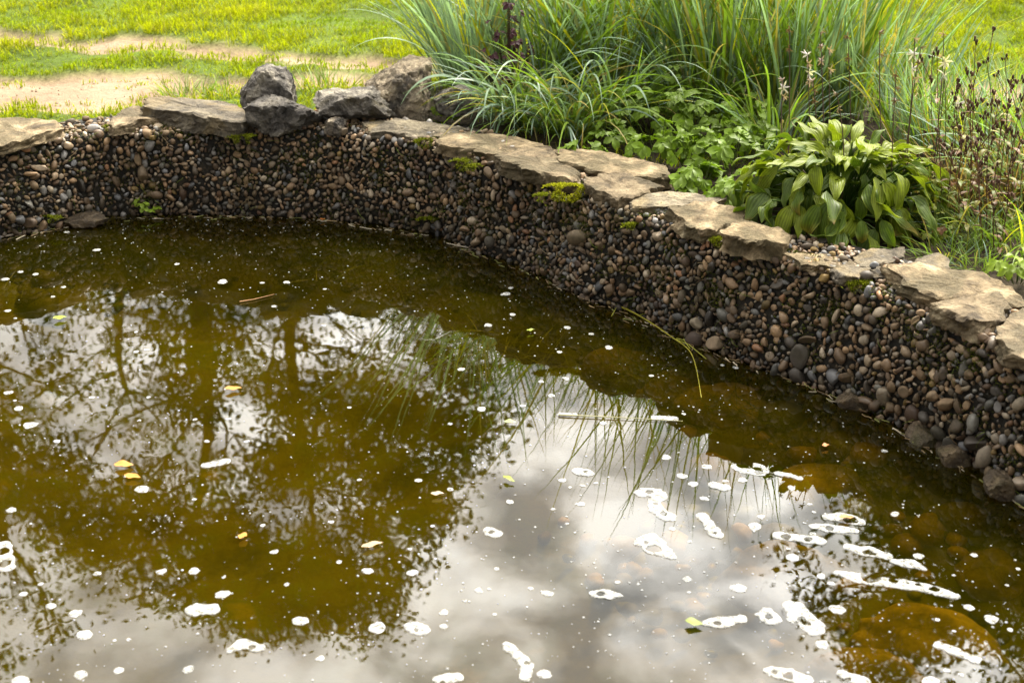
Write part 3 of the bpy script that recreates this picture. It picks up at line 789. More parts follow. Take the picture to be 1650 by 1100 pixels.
tree('leafy tree whose trunk reflects just left of the water centre', 14.2, [(332,430),(336,560),(330,680),(310,860)],
     [(330,900,110,70,1),(200,860,100,60,.9),(250,780,80,40,.7),(300,690,80,40,.3),(250,560,60,50,.3),(180,500,80,40,.45),(420,470,90,40,.4),(380,580,60,50,.2),(230,640,90,50,.2),(360,760,70,40,.5),(140,720,70,50,.5),(240,940,60,24,.6),(300,480,70,40,.4),(345,540,60,60,.85),(325,620,50,50,.8),(335,490,60,40,.7)], 2, 0.17)
tree('leafy tree whose reflection reaches the left edge of the water', 14.5, [(-60,430),(-50,600),(-30,760),(20,900)],
     [(80,800,90,70,.9),(30,740,70,60,.8),(120,640,90,50,.35),(60,560,80,50,.4),(-60,640,90,90,.8),(-80,820,100,90,.8),(30,930,60,50,.4),(95,1000,34,34,.45),(-10,1060,34,40,.6),(100,480,90,40,.5),(140,880,60,40,.8),(-120,980,80,80,.7)], 3, 0.22)
tree('loose-crowned tree reflected behind the other two on the left', 20.0, [(190,430),(195,560),(205,640)],
     [(60,500,120,50,.3),(230,500,120,50,.3),(420,520,120,50,.22),(560,500,110,40,.3),(700,520,100,50,.35),(150,600,120,50,.22),(300,590,110,50,.18),(480,600,110,40,.25),(60,690,90,40,.25),(230,700,110,40,.2),(620,590,100,50,.3),(430,740,110,50,.3),(330,800,120,50,.2),(90,930,80,60,.2)], 6, 0.14)
tree('leafy tree whose reflection darkens the bottom right of the water', 13.0, [(1560,620),(1570,760),(1560,900),(1540,1000)],
     [(1640,960,110,90,1),(1480,1000,120,60,1),(1335,960,60,44,.55),(1400,1060,70,44,.9),(1500,880,140,60,.9),(1290,890,34,22,.4),(1720,860,110,90,.8),(1780,1050,110,90,.8),(1560,800,120,70,.6),(1350,1020,40,40,.4),(1680,1150,80,50,.5),(1420,1130,80,40,.5),(1640,740,120,60,.6)], 4, 0.22)

# ------------------------------------------------------------------ lawn grass
def lawn(n_, x0, x1, y0, y1, L0, L1, w0, segs, seed):
    g = np.random.default_rng(seed)
    P = np.stack([g.uniform(x0, x1, n_), g.uniform(y0, y1, n_)], 1)
    k = (np.abs(P[:, 0]) < 0.385 * P[:, 1] + 0.35); P = P[k]
    k = ~inside(P, LOOP + NOR * 0.23); P = P[k]
    d_ = dirt_mask(P); s_ = soil_mask(P); q = dn(P, 0.9); q2 = dn(P + 31, 3.0)
    keepp = (g.random(len(P)) < np.where(d_ > .5, np.clip((q2 - 0.45) * 1.2, 0, .45), np.where(s_ > .5, .12, np.clip(.75 + .5 * q2, .3, 1))))
    P = P[keepp]; d_ = d_[keepp]; q = q[keepp]; q2 = q2[keepp]; n = len(P)
    z = ground_z(P, d_) - 0.004
    B = np.c_[P, z]
    ln = g.uniform(L0, L1, n) * (1 + .35 * q + .3 * q2) * np.where(d_ > .5, .6, 1)
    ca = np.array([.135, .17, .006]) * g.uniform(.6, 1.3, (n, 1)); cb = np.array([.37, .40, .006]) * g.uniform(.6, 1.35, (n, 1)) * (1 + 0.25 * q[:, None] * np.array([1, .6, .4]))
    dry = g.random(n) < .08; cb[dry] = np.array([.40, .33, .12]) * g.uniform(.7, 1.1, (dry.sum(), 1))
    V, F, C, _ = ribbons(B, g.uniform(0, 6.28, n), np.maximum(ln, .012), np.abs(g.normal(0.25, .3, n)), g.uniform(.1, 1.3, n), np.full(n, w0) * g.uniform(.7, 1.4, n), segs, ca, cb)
    return V, F, C
A = Acc()
for a in [(190000, -3.3, 3.3, 4.3, 7.2, .018, .046, .0042, 2, 1), (60000, -4.2, 4.2, 7.2, 9.9, .03, .075, .007, 2, 2)]:
    A.add(*lawn(*a))
lg = link('lawn_grass', A.mesh('lawn_grass'), M_LAWN)
tag(lg, 'short bright green lawn grass behind the pond', 'grass', None, 'stuff')

# ------------------------------------------------------------------ tall grass clumps
BLUE = np.array([.20, .285, .215]); GREEN = np.array([.155, .235, .03]); YEL = np.array([.38, .37, .025])
def clump(px, py, n, Lr, spread, label, blue, lean_az, lean, seed, width=.007, z=.28, tilt=.16, curl=(.15, 1.1), name='tall_grass_clump', group='tall grass clumps in the planting bed'):
    g = np.random.default_rng(seed)
    b = un(px, py, z); root = empty(name, b, label, 'grass', group)
    an = g.uniform(0, 6.28, n); rr = spread * np.sqrt(g.random(n)); B = np.stack([rr * np.cos(an), rr * np.sin(an) * .8, np.full(n, -.01)], 1)
    az = an + g.normal(0, .5, n)
    ti = np.abs(g.normal(tilt, tilt * .8, n)) + .25 * rr / spread
    if lean > 0:
        m = g.random(n) < lean; az = np.where(m, lean_az + g.normal(0, .45, n), az); ti = np.where(m, ti + .25, ti)
    ln = g.uniform(Lr[0], Lr[1], n) * np.where(g.random(n) < .3, .6, 1)
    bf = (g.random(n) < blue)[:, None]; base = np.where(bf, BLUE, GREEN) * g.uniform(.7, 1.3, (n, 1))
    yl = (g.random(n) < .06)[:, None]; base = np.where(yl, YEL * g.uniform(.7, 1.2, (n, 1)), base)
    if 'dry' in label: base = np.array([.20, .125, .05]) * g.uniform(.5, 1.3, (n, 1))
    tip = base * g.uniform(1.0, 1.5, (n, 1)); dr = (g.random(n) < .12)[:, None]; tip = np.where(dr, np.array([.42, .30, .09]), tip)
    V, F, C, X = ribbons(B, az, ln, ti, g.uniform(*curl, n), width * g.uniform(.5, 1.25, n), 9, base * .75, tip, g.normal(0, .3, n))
    o = link('blades', mesh_np('blades', V, F, C), M_GRASS, root); o['kind'] = 'stuff'
    return root
def arch(root, px, py, z, az, ln, tilt, curl, width, col, yc=0.0):
    b = un(px, py, z) - np.array(root.location)
    V, F, C, X = ribbons(b[None], np.array([az]), np.array([ln]), np.array([tilt]), np.array([curl]), np.array([width]), 14, np.array([col]), np.array([col]) * 1.2, np.array([yc]))
    link('blade', mesh_np('blade', V, F, C), M_GRASS, root)
PI = math.pi
ST = (.05, .7)
C1 = clump(762, 140, 230, (.5, 1.05), .11, 'blue-green tall grass fountain right of the biggest boulder', .97, PI, .06, 11, .010, tilt=.15, curl=ST)
C2 = clump(870, 150, 220, (.45, .9), .13, 'dark green tall grass sprawling behind the broad tan slab', .6, 0.1, .35, 12, .010, curl=(.2, 1.3))
C3 = clump(970, 150, 230, (.55, 1.15), .13, 'tall grass with arching blades, above the leafy ground cover', .5, PI - .3, .25, 13, .010, curl=(.1, .9))
C4 = clump(1075, 150, 230, (.65, 1.2), .13, 'upright tall green grass in the middle of the bed', .4, 0, 0, 14, .010, curl=ST)
C5 = clump(1180, 175, 260, (.6, 1.2), .13, 'thick upright grass left of the pale flower stalks', .5, 0, 0, 15, .010, tilt=.12, curl=ST)
C6 = clump(1285, 185, 260, (.6, 1.1), .14, 'upright grass rising behind the broad-leaved plant', .5, 0.2, .05, 16, .010, tilt=.14, curl=ST)
C7 = clump(1385, 185, 190, (.45, .9), .13, 'looser tall grass behind the right side of the broad-leaved plant', .55, 0.1, .08, 17, .010, curl=ST)
C19 = clump(1470, 225, 130, (.25, .5), .12, 'blue-green grass behind the white wildflower', .5, 0.1, .25, 41, .008, curl=(.1, 1.0))
C20 = clump(1545, 250, 150, (.2, .42), .13, 'thin upright grass among the tallest seed stalks', .4, 0.1, .2, 42, .006, tilt=.14, curl=(.1, .9))
C21 = clump(1640, 255, 150, (.2, .45), .13, 'thin upright grass in front of the bare sand at the right edge', .4, 0.1, .2, 43, .006, tilt=.14, curl=(.1, .9))
C22 = clump(1575, 385, 150, (.08, .24), .13, 'fine short grass below the seed stalks', .15, 0.1, .1, 44, .004, tilt=.3, curl=(.2, 1.4))
C23 = clump(1650, 400, 150, (.08, .28), .12, 'fine short grass at the right edge above the big slab', .2, PI, .2, 45, .005, tilt=.3, curl=(.2, 1.4))
C25 = clump(1525, 345, 130, (.12, .36), .12, 'tangle of dry brown stems right of the broad-leaved plant', .1, PI, .2, 47, .004, tilt=.3, curl=(.1, 1.2))
C26 = clump(1605, 335, 150, (.15, .42), .14, 'tangle of dry brown stems under the seed heads', .1, 0, .2, 48, .004, tilt=.3, curl=(.1, 1.2))
C27 = clump(1665, 345, 120, (.15, .40), .12, 'tangle of dry brown stems at the right edge', .1, 0, .2, 49, .004, tilt=.3, curl=(.1, 1.2))
C24 = clump(1250, 235, 110, (.2, .45), .10, 'short grass behind the left half of the broad-leaved plant', .3, 0.1, .1, 46, .008, tilt=.25, curl=(.2, 1.4))
C8 = clump(1000, 90, 200, (.5, .9), .18, 'yellow-green tall grass at the back of the bed', .1, 0, .2, 18, .009)
C9 = clump(1235, 90, 200, (.5, .9), .18, 'back row of tall grass behind the upright clump', .15, 0, .1, 19, .009)
C10 = clump(1600, 290, 150, (.2, .45), .13, 'loose grass among the brown seed stalks at the right edge', .35, PI / 2, .2, 20, .007)
C11 = clump(1500, 240, 110, (.2, .5), .12, 'thin grass between broad-leaved plant and seed stalks', .3, PI, .2, 21, .006)
C12 = clump(1690, 330, 130, (.25, .55), .12, 'grass at the right edge with a long drooping blade', .4, PI, .5, 22, .008)
C13 = clump(822, 190, 120, (.22, .55), .08, 'arching blue grass spilling over the left end of the broad tan slab', .8, -1.4, .4, 31, .009, tilt=.3, curl=(.8, 2.2))
C14 = clump(865, 205, 130, (.2, .5), .08, 'dark arching grass right behind the broad tan slab', .35, -2.4, .3, 32, .008, tilt=.3, curl=(.7, 2.1))
C15 = clump(925, 212, 130, (.2, .5), .08, 'dark arching grass above the pointed tan slab', .3, -1.2, .3, 33, .008, tilt=.3, curl=(.7, 2.1))
C16 = clump(985, 200, 110, (.25, .55), .08, 'arching grass at the left edge of the leafy ground cover', .4, -.6, .3, 34, .008, tilt=.25, curl=(.6, 2.0))
C17 = clump(930, 165, 160, (.3, .6), .12, 'matted leaning grass behind the arching tufts', .15, .2, .7, 35, .008, tilt=.5, curl=(.5, 1.4))
C18 = clump(1130, 185, 120, (.35, .7), .10, 'grass rising out of the leafy ground cover', .3, .2, .2, 36, .008, tilt=.2, curl=(.3, 1.5))
gB, gD = [.25, .34, .24], [.18, .26, .06]
for a in [(C13,800,195,.29,-1.7,.42,.4,2.4,.012,gB,0),(C13,810,195,.29,-1.2,.45,.4,2.2,.010,gB,.2),(C13,790,190,.29,-2.5,.50,.5,2.0,.012,gB,.2),(C15,930,210,.29,-1.5,.42,.35,2.3,.010,gB,.1),(C16,990,205,.29,-1.3,.45,.35,2.2,.011,gB,.0),(C14,860,205,.29,-2.9,.5,.6,1.6,.010,gB,.2),(C1,740,150,.29,-2.6,.55,.5,1.6,.009,gB,0),(C1,745,155,.29,2.9,.60,.5,1.3,.008,gB,0),
          (C2,880,180,.29,-2.2,.55,.4,2.0,.010,gB,.3),(C2,860,180,.29,-2.7,.50,.5,1.7,.009,gD,.2),(C2,900,185,.29,-1.7,.45,.3,2.4,.009,gB,0),(C2,850,175,.29,-1.5,.48,.45,2.3,.010,gB,.1),(C2,930,190,.29,-1.3,.52,.4,2.2,.009,gB,-.2),(C2,910,190,.29,-2.4,.58,.5,1.8,.010,gD,.2),
          (C3,1010,190,.29,-1.2,.55,.35,2.1,.010,gB,0),(C3,1000,190,.29,-.8,.55,.4,1.9,.009,gB,0),(C3,980,185,.29,-1.9,.55,.3,2.2,.010,gB,0),(C5,1190,190,.29,-.9,.52,.4,1.9,.009,gB,0),(C5,1210,190,.29,-2.6,.62,.35,1.9,.008,gB,0),
          (C6,1300,190,.29,-.4,.62,.5,1.7,.010,gB,0),(C6,1260,200,.30,-.5,.55,.6,1.5,.011,gB,-.2),(C12,1700,330,.29,-2.9,.62,.9,1.1,.012,gB,0),(C12,1690,320,.29,3.0,.50,.7,1.3,.009,gB,0),(C7,1420,170,.29,.2,.6,.4,.5,.010,gB,0)]:
    arch(*a)

# ------------------------------------------------------------------ leaf shapes
def leaf_grid(nu, nv, length, width, peak=.42, tipp=1.6, fold=.25, droop=.5, cup=0.0, corr=0.0, ripple=0.0, seed=0):
    """leaf in local space: base at the origin, grows along +X, face up +Z"""
    g = np.random.default_rng(seed)
    u = np.linspace(0, 1, nu); v = np.linspace(-1, 1, nv)
    prof = np.sin(np.pi * u ** (math.log(.5) / math.log(peak))) ** .85; prof = np.maximum(prof, 0) * (1 - .25 * u ** tipp); prof[0] = .04; prof[-1] = .01
    U, Vv = np.meshgrid(u, v, indexing='ij'); W = prof[:, None] * width / 2
    x = U * length; y = Vv * W
    z = fold * np.abs(y) - cup * (y ** 2) / max(width, 1e-6) + corr * np.cos(Vv * np.pi * 6) * prof[:, None] + ripple * np.sin(U * 9 + g.uniform(0, 6)) * Vv ** 2 * prof[:, None]
    # droop along the length
    th = droop * U ** 1.3; L_ = length / (nu - 1)
    cx = np.r_[0, np.cumsum(np.cos(th[1:, 0]) * L_)]; cz = np.r_[0, -np.cumsum(np.sin(th[1:, 0]) * L_)]
    Xo = cx[:, None] + np.sin(th) * z; Zo = cz[:, None] + np.cos(th) * z
    P = np.stack([Xo, y, Zo], 2).reshape(-1, 3)
    i = (np.arange(nu - 1)[:, None] * nv + np.arange(nv - 1)[None, :]).ravel()
    F = np.stack([i, i + nv, i + nv + 1, i + 1], 1)
    return P, F, U.ravel(), Vv.ravel()
def frame(x, up):
    x = np.array(x, float); x /= np.linalg.norm(x); y = np.cross(up, x); y /= np.linalg.norm(y) + 1e-9; z = np.cross(x, y)
    return Matrix(((x[0], y[0], z[0], 0), (x[1], y[1], z[1], 0), (x[2], y[2], z[2], 0), (0, 0, 0, 1)))

# ------------------------------------------------------------------ broad-leaved plant (hosta)
hb = un(1348, 352, .285)
hosta = empty('hosta', hb, 'big broad-leaved green plant on the wall edge with spent flower stalks', 'plant')
hv = []
for k in range(9):
    g = np.random.default_rng(200 + k)
    P, F, U, Vv = leaf_grid(11, 25, .125 * g.uniform(.8, 1.25), .061 * g.uniform(.75, 1.2), g.uniform(.36, .46), 1.6, g.uniform(.05, .55), g.uniform(.1, 1.8), g.uniform(-.4, 1.0), .0011, .014, 200 + k)
    base = np.array([.105, .165, .015]) * g.uniform(.7, 1.2); edgec = np.array([.28, .31, .03])
    f = np.clip((np.abs(Vv) - .8) * 4, 0, 1) * .5 + np.clip((U - .8) * 4, 0, 1) * .3
    C = base * (1 - f[:, None]) + edgec * f[:, None]
    if k in (0, 4):
        t_ = np.clip((U - .86) * 8 + .3 * Vv, 0, 1)[:, None]; C = C * (1 - t_) + np.array([.20, .11, .03]) * t_
    if k in (3, 7):
        t_ = np.clip((U - .55) * 2.5 + (Vv > .3) * .3, 0, 1)[:, None]; C = C * (1 - t_) + np.array([.34, .26, .05]) * t_
    if k in (5, 8): C = C * .35 + np.array([.27, .32, .02]) * .65
    C = C * (.80 + .20 * np.cos(Vv * np.pi * 6 + .6 * U))[:, None]      # sunken parallel veins are darker
    hv.append(mesh_np('leaf', P, F, C)); hv[-1].materials.append(M_LEAF)
g = np.random.default_rng(77)
pet = Acc()
NL = 290
for li in range(NL):
    # leaf blades shingled over a low dome, spiral order
    zz = 1 - (li + .5) / NL * 1.12; a = li * 2.39996 + g.normal() * .2
    e_ = math.asin(max(min(zz, .99), -.12)) + g.normal() * .07
    nrm = np.array([math.cos(a) * math.cos(e_), math.sin(a) * math.cos(e_), math.sin(e_)])
    sh = g.uniform(.70, 1.06)
    pos = nrm * np.array([.295, .26, .215]) * sh; pos[2] += .03
    tg = np.array([math.cos(a) * math.sin(e_), math.sin(a) * math.sin(e_), -math.cos(e_)])       # down the dome
    hz_ = np.array([math.cos(a), math.sin(a), 0]); wq = g.random()
    x = tg * (.35 + .65 * wq) + hz_ * g.uniform(.3, 1.1) + g.normal(size=3) * .35
    if e_ > .75: x = nrm * 1.0 + np.array([math.cos(a), math.sin(a), 0]) * g.uniform(.3, .9) + g.normal(size=3) * .25
    up = nrm * (.3 + wq * .7) + np.array([0, 0, .75]) + g.normal(size=3) * .4
    if e_ > .75: up = np.array([-math.cos(a) * .6, -math.sin(a) * .6, .8]) + g.normal(size=3) * .3
    vi = int(g.integers(0, 9))
    if e_ > .5 and g.random() < .55: vi = int(g.choice([5, 8]))
    if e_ > .5 and vi in (3, 7): vi = 1
    sc = g.uniform(.52, .95)
    o = link('leaf', hv[vi], None, hosta); o.matrix_local = Matrix.Translation(Vector(pos - .035 * x / np.linalg.norm(x))) @ frame(x, up) @ Matrix.Diagonal((sc, sc, sc, 1))
    u = np.linspace(0, 1, 6)[:, None]; st = np.array([math.cos(a) * .03, math.sin(a) * .03, 0.0]); en = pos - .035 * x / np.linalg.norm(x)
    Pq = st * (1 - u) + en * u + np.array([0, 0, .03]) * (u * (1 - u)) * 2
    v, f = tube(Pq, .0026, 5); pet.add(v, f, (.07, .12, .02))
po = link('petioles', pet.mesh('petioles'), M_LEAF, hosta); po['kind'] = 'stuff'

# flower stalks
def spent_flower(col, seed, scale=1.0):
    g = np.random.default_rng(seed); A_ = Acc()
    for k in range(6):
        P, F, U, Vv = leaf_grid(5, 3, .026 * scale, .007 * scale, .5, 1.5, .3, g.uniform(-.4, .8))
        M_ = np.array(frame([math.cos(k * 1.05), math.sin(k * 1.05), g.uniform(.1, 1.6)], [0, 0, 1.01]))[:3, :3]
        A_.add(P @ M_.T, F, np.array(col) * g.uniform(.75, 1.1))
    me = A_.mesh('flower'); me.materials.append(M_LEAF); return me
FL = [spent_flower((.38, .27, .23), 1, .8), spent_flower((.30, .21, .15), 2, .7), spent_flower((.62, .56, .54), 3, 1.0), spent_flower((.16, .10, .06), 4, .7)]
def stalk(root, bpx, tpx, zb, col, nfl, kinds, seed, r_=.0022, top=.28, hang=True):
    """bpx foot pixel at height zb, tpx the top's pixel at the same depth"""
    g = np.random.default_rng(seed); b = un(*bpx, zb); t_ = uny(tpx[0], tpx[1], b[1] + .03)
    off = np.array(root.location); u = np.linspace(0, 1, 10)[:, None]
    P = b + (t_ - b) * u + np.array([g.normal() * .03, g.normal() * .02, 0]) * u * (1 - u) - off
    v, f = tube(P, r_ * (1.15 - .5 * u[:, 0]), 6)
    so = link('flower_stalk', mesh_np('flower_stalk', v, f, np.broadcast_to(np.array(col), v.shape)), M_DRY, root)
    for k in range(nfl):
        uu = 1 - top * k / max(nfl, 1); p = b + (t_ - b) * uu - off
        a = g.uniform(0, 6.28); x = np.array([math.cos(a), math.sin(a), -.5 if hang else .6])
        o = link('flower', FL[int(g.choice(kinds))], None, so); o.matrix_local = Matrix.Translation(Vector(p)) @ frame([0.3 * x[0], .3 * x[1], 1], x) @ Matrix.Rotation(a, 4, 'Z') @ Matrix.Diagonal((.9, .9, .9, 1))
BR, PU = (.09, .055, .04), (.10, .06, .06)
for k, (b, t_, n, kd) in enumerate([((1308,290),(1302,88),9,[0,1,3]),((1318,300),(1310,130),7,[0,3]),((1330,290),(1322,52),6,[0,1]),((1345,300),(1336,80),4,[0,3]),((1265,270),(1262,128),6,[0,1]),((1355,330),(1348,150),5,[3,1]),
      ((1425,300),(1418,52),5,[3]),((1435,340),(1444,120),6,[3]),((1448,320),(1474,62),7,[0,3]),((1462,330),(1484,76),6,[0,3]),((1270,260),(1272,48),3,[3]),((1372,300),(1366,58),5,[3]),((1500,300),(1521,54),5,[2,0])]):
    stalk(hosta, b, t_, .33, BR if k % 2 else PU, max(2, n // 2), kd if k % 4 else [0, 2], 300 + k, .0017)

# white flowers over the seed stalks
wf = empty('white_wildflower', un(1500, 310, .285), 'white-flowered wild plant on thin stems right of the broad-leaved plant', 'plant')
for k, (b, t_) in enumerate([((1500,330),(1523,98)),((1510,330),(1521,118)),((1530,330),(1543,168))]):
    stalk(wf, b, t_, .285, (.10, .11, .03), 2, [2], 340 + k, .0016, .03, False)

# ------------------------------------------------------------------ leafy ground cover
def compound(seed, nl=5, col=(.125, .20, .010), size=.038):
    g = np.random.default_rng(seed); A_ = Acc()
    for k in range(nl):
        a = (k - (nl - 1) / 2) * (2.3 / max(nl - 1, 1)) * g.uniform(.9, 1.1)
        P, F, U, Vv = leaf_grid(6, 5, size * g.uniform(.85, 1.15), size * .66, .55, 1.2, .25, g.uniform(.1, .7), 0, 0, .004, seed * 9 + k)
        P[:, 1] *= 1 + .10 * np.sin(U * 24)            # toothed edge
        c_, s_ = math.cos(a), math.sin(a); P = P @ np.array([[c_, s_, 0], [-s_, c_, 0], [0, 0, 1]])
        P[:, 2] += .002 * k
        A_.add(P, F, np.array(col) * g.uniform(.8, 1.25) * (1 + .15 * (np.abs(Vv) > .8))[:, None])
    me = A_.mesh('leaf'); me.materials.append(M_LEAF); return me
CV = [compound(k, 5 if k % 2 else 3) for k in range(6)]
CY = [compound(20 + k, 3, (.17, .24, .02), .032) for k in range(3)]
CP_ = [compound(30 + k, 3, (.055, .014, .022), .032) for k in range(3)]
CB = [compound(40 + k, 3, (.15, .17, .02), .028) for k in range(3)] + [compound(50, 3, (.16, .075, .03), .026)]
def leafy(px, py, z, n, rx, ry, h, label, variants, seed, stem=(.07, .10, .02), name='leafy_plant', group=None, cat='plant', sc=(.8, 1.25)):
    g = np.random.default_rng(seed); b = un(px, py, z); root = empty(name, b, label, cat, group); st = Acc()
    for k in range(n):
        a = g.uniform(0, 6.28); r_ = math.sqrt(g.random()); hh = h * (1 - .55 * r_ ** 2) * g.uniform(.55, 1.1)
        p = np.array([rx * r_ * math.cos(a), ry * r_ * math.sin(a), max(hh, .01)])
        up = np.array([.6 * r_ * math.cos(a), .6 * r_ * math.sin(a) - .25, 1.0]) + g.normal(size=3) * .22
        x = np.array([math.cos(a), math.sin(a), -.1]) + g.normal(size=3) * .35
        s_ = g.uniform(*sc); o = link('leaf', variants[int(g.integers(len(variants)))], None, root)
        x = x - up * (x @ up) / (up @ up)
        o.matrix_local = Matrix.Translation(Vector(p)) @ frame(x, up) @ Matrix.Diagonal((s_, s_, s_, 1))
        u = np.linspace(0, 1, 4)[:, None]; v, f = tube(np.array([p[0] * .4, p[1] * .4, 0]) * (1 - u) + p * u, .0011, 4); st.add(v, f, stem)
    so = link('stems', st.mesh('stems'), M_DRY, root); so['kind'] = 'stuff'
    return root
GC = 'leafy ground cover plants'
for k, (px, py, n, rx, ry, h, lab) in enumerate([
    (1010,215,22,.10,.10,.17,'leafy plant under the arching blades, furthest left of the ground cover'),
    (1065,225,24,.11,.11,.18,'leafy plant highest in the middle of the ground cover'),
    (1120,235,24,.11,.11,.17,'leafy plant left of the broad-leaved plant, upper row'),
    (1180,232,22,.11,.10,.15,'leafy plant touching the upper left of the broad-leaved plant'),
    (1060,265,22,.10,.09,.13,'leafy plant just above the long straight slab'),
    (1120,278,26,.11,.10,.13,'leafy plant beside the right end of the long straight slab'),
    (1175,285,24,.11,.10,.12,'leafy plant touching the lower left of the broad-leaved plant'),
    (1130,305,20,.09,.06,.07,'low leafy plant hugging the thin tucked slab'),
    (985,235,16,.08,.07,.08,'small leafy plant behind the long straight slab, at its left end'),
    (1230,215,18,.09,.08,.14,'leafy plant behind the left shoulder of the broad-leaved plant'),
    (1205,262,24,.10,.10,.12,'leafy plant in the gap between ground cover and broad-leaved plant'),
    (1215,315,20,.09,.07,.08,'low leafy plant between the chunky block stone and broad-leaved plant'),
    (1090,195,22,.11,.10,.20,'leafy plant at the foot of the upright tall green grass'),
    (1178,328,18,.08,.05,.07,'low leafy plant just above the angular tan stone'),
    (940,262,14,.08,.05,.06,'small leafy plant tucked behind the pointed tan slab')]):
    leafy(px, py, .285, n, rx, ry, h, lab, CV, 400 + k, group=GC)
leafy(712, 188, .285, 22, .13, .06, .05, 'small yellow-green plant between the biggest boulder and thin dark slab', CY, 430, sc=(.5, .8))
leafy(818, 172, .285, 50, .09, .07, .40, 'dark maroon-leaved plant among the blue tall grass', CP_, 431, stem=(.05, .02, .02), sc=(.5, .95))
leafy(905, 150, .285, 22, .09, .08, .48, 'tall thin weed with small yellow-green leaves in the grass', CY, 432, sc=(.35, .6))
leafy(1640, 455, .30, 16, .07, .06, .07, 'bright green leafy plant beside the large slab, right edge', CY, 433, sc=(.8, 1.3))
leafy(1555, 330, .285, 40, .16, .12, .16, 'yellow-brown undergrowth beneath the seed stalks', CB, 436, sc=(.6, 1.0))
leafy(1510, 385, .285, 26, .12, .07, .09, 'low yellowing plant behind the small peaked grey stone', CB, 437, sc=(.5, .9))
leafy(1625, 350, .285, 34, .14, .12, .15, 'rusty undergrowth near the right edge', CB, 438, sc=(.6, 1.0))
leafy(1490, 355, .285, 30, .13, .11, .14, 'yellowing small-leaved plant against the right side of the broad-leaved plant', CB, 434, sc=(.6, 1.0))
leafy(232, 343, .01, 7, .05, .03, .05, 'small pale green weed at the left waterline', CY, 435, sc=(.6, 1.0))

# seed-head plants
def seedhead_mesh(seed):
    g = np.random.default_rng(seed); A_ = Acc()
    for k in range(5):
        v = ICOs[0] * np.array([.0026, .0026, .005]) * g.uniform(.7, 1.4); p = np.array([g.normal() * .004, g.normal() * .004, .004 + g.normal() * .006])
        A_.add(v + p, ICOs[1], np.array([.09, .05, .032]) * g.uniform(.5, 1.7))
    me = A_.mesh('seed_head'); me.materials.append(M_DRY); return me
SH = [seedhead_mesh(k) for k in range(4)]
def seedplant(px, py, tops, label, seed):
    g = np.random.default_rng(seed); b = un(px, py, .285); root = empty('seed_head_plant', b, label, 'plant', 'brown seed-head plants by the right edge')
    lf = Acc()
    for (tx, ty) in tops:
        t_ = uny(tx, ty, b[1] + g.normal() * .05) - b; u = np.linspace(0, 1, 9)[:, None]; s0 = np.array([g.normal() * .02, g.normal() * .02, 0])
        P = s0 * (1 - u) + t_ * u + np.array([g.normal() * .03, 0, 0]) * u * (1 - u)
        v, f = tube(P, .0014 * (1.2 - .6 * u[:, 0]), 5); so = link('stem', mesh_np('stem', v, f, np.broadcast_to(np.array([.12, .055, .035]) * g.uniform(.7, 1.3), v.shape)), M_DRY, root)
        o = link('seed_head', SH[int(g.integers(4))], None, so, P[-1])
        for q in range(int(g.integers(1, 4))):
            j = int(g.integers(4, 9)); a = g.uniform(0, 6.28); l_ = g.uniform(.03, .09); e_ = P[j] + np.array([math.cos(a) * l_ * .6, math.sin(a) * l_ * .6, l_])
            v, f = tube(P[j] + (e_ - P[j]) * np.linspace(0, 1, 4)[:, None], .0011, 4); br_ = link('twig', mesh_np('twig', v, f, np.broadcast_to(np.array([.12, .055, .035]), v.shape)), M_DRY, so)
            link('seed_head', SH[int(g.integers(4))], None, root, e_)
        for q in range(7):
            j = int(g.integers(1, 7)); a = g.uniform(0, 6.28)
            Pl, Fl, U, Vv = leaf_grid(5, 3, g.uniform(.025, .045), .015, .45, 1.5, .3, g.uniform(.3, 1.4)); M_ = np.array(frame([math.cos(a), math.sin(a), .2], [0, .1, 1]))[:3, :3]
            lf.add(Pl @ M_.T + P[j], Fl, [np.array([.12, .15, .02]), np.array([.16, .08, .03]), np.array([.20, .18, .03])][int(g.integers(3))] * g.uniform(.7, 1.2))
    o = link('leaves', lf.mesh('leaves'), M_LEAF, root); o['kind'] = 'stuff'
for k, (px, py, tops, lab) in enumerate([
    (1530,370,[(1540,150),(1510,85),(1560,165)],'brown seed-head plant nearest the broad-leaved plant'),
    (1560,360,[(1572,68),(1565,120),(1590,190)],'tallest brown seed-head plant, standing against the bare sand'),
    (1590,385,[(1600,150),(1615,200),(1580,215)],'bushy brown seed-head plant behind the largest right-hand slab'),
    (1620,380,[(1630,130),(1640,190)],'brown seed-head plant second from the right edge'),
    (1560,395,[(1550,230),(1575,240),(1530,250),(1600,225)],'short rusty seed-head plant in front of the taller ones'),
    (1650,370,[(1645,160),(1660,210),(1625,240)],'brown seed-head plant cut by the right edge'),
    (1515,300,[(1500,130),(1530,190),(1490,215)],'thin brown seed-head plant behind the white wildflower'),
    (1575,320,[(1590,100),(1560,175),(1608,170),(1580,240)],'many-branched brown seed-head plant amid thin upright grass'),
    (1635,330,[(1620,95),(1648,130),(1640,240)],'back seed-head plant near the right edge'),
    (1545,340,[(1515,230),(1540,205),(1565,260),(1530,280)],'brown seed-head plant with low spreading stems'),
    (1610,410,[(1605,270),(1625,280),(1590,290)],'low reddish seed-head plant just behind the largest right-hand slab')]):
    seedplant(px, py, tops, lab, 500 + k)
clump(1530, 410, 110, (.05, .13), .10, 'small green grass tuft behind the peaked grey stone', .1, 0, 0, 23, .003, .29, .5, (.2, 1.2), 'grass_tuft', 'short grass tufts near the stones')
clump(1585, 425, 90, (.05, .15), .08, 'small green grass tuft behind the largest right-hand slab', .1, 0, 0, 24, .003, .29, .5, (.2, 1.2), 'grass_tuft', 'short grass tufts near the stones')
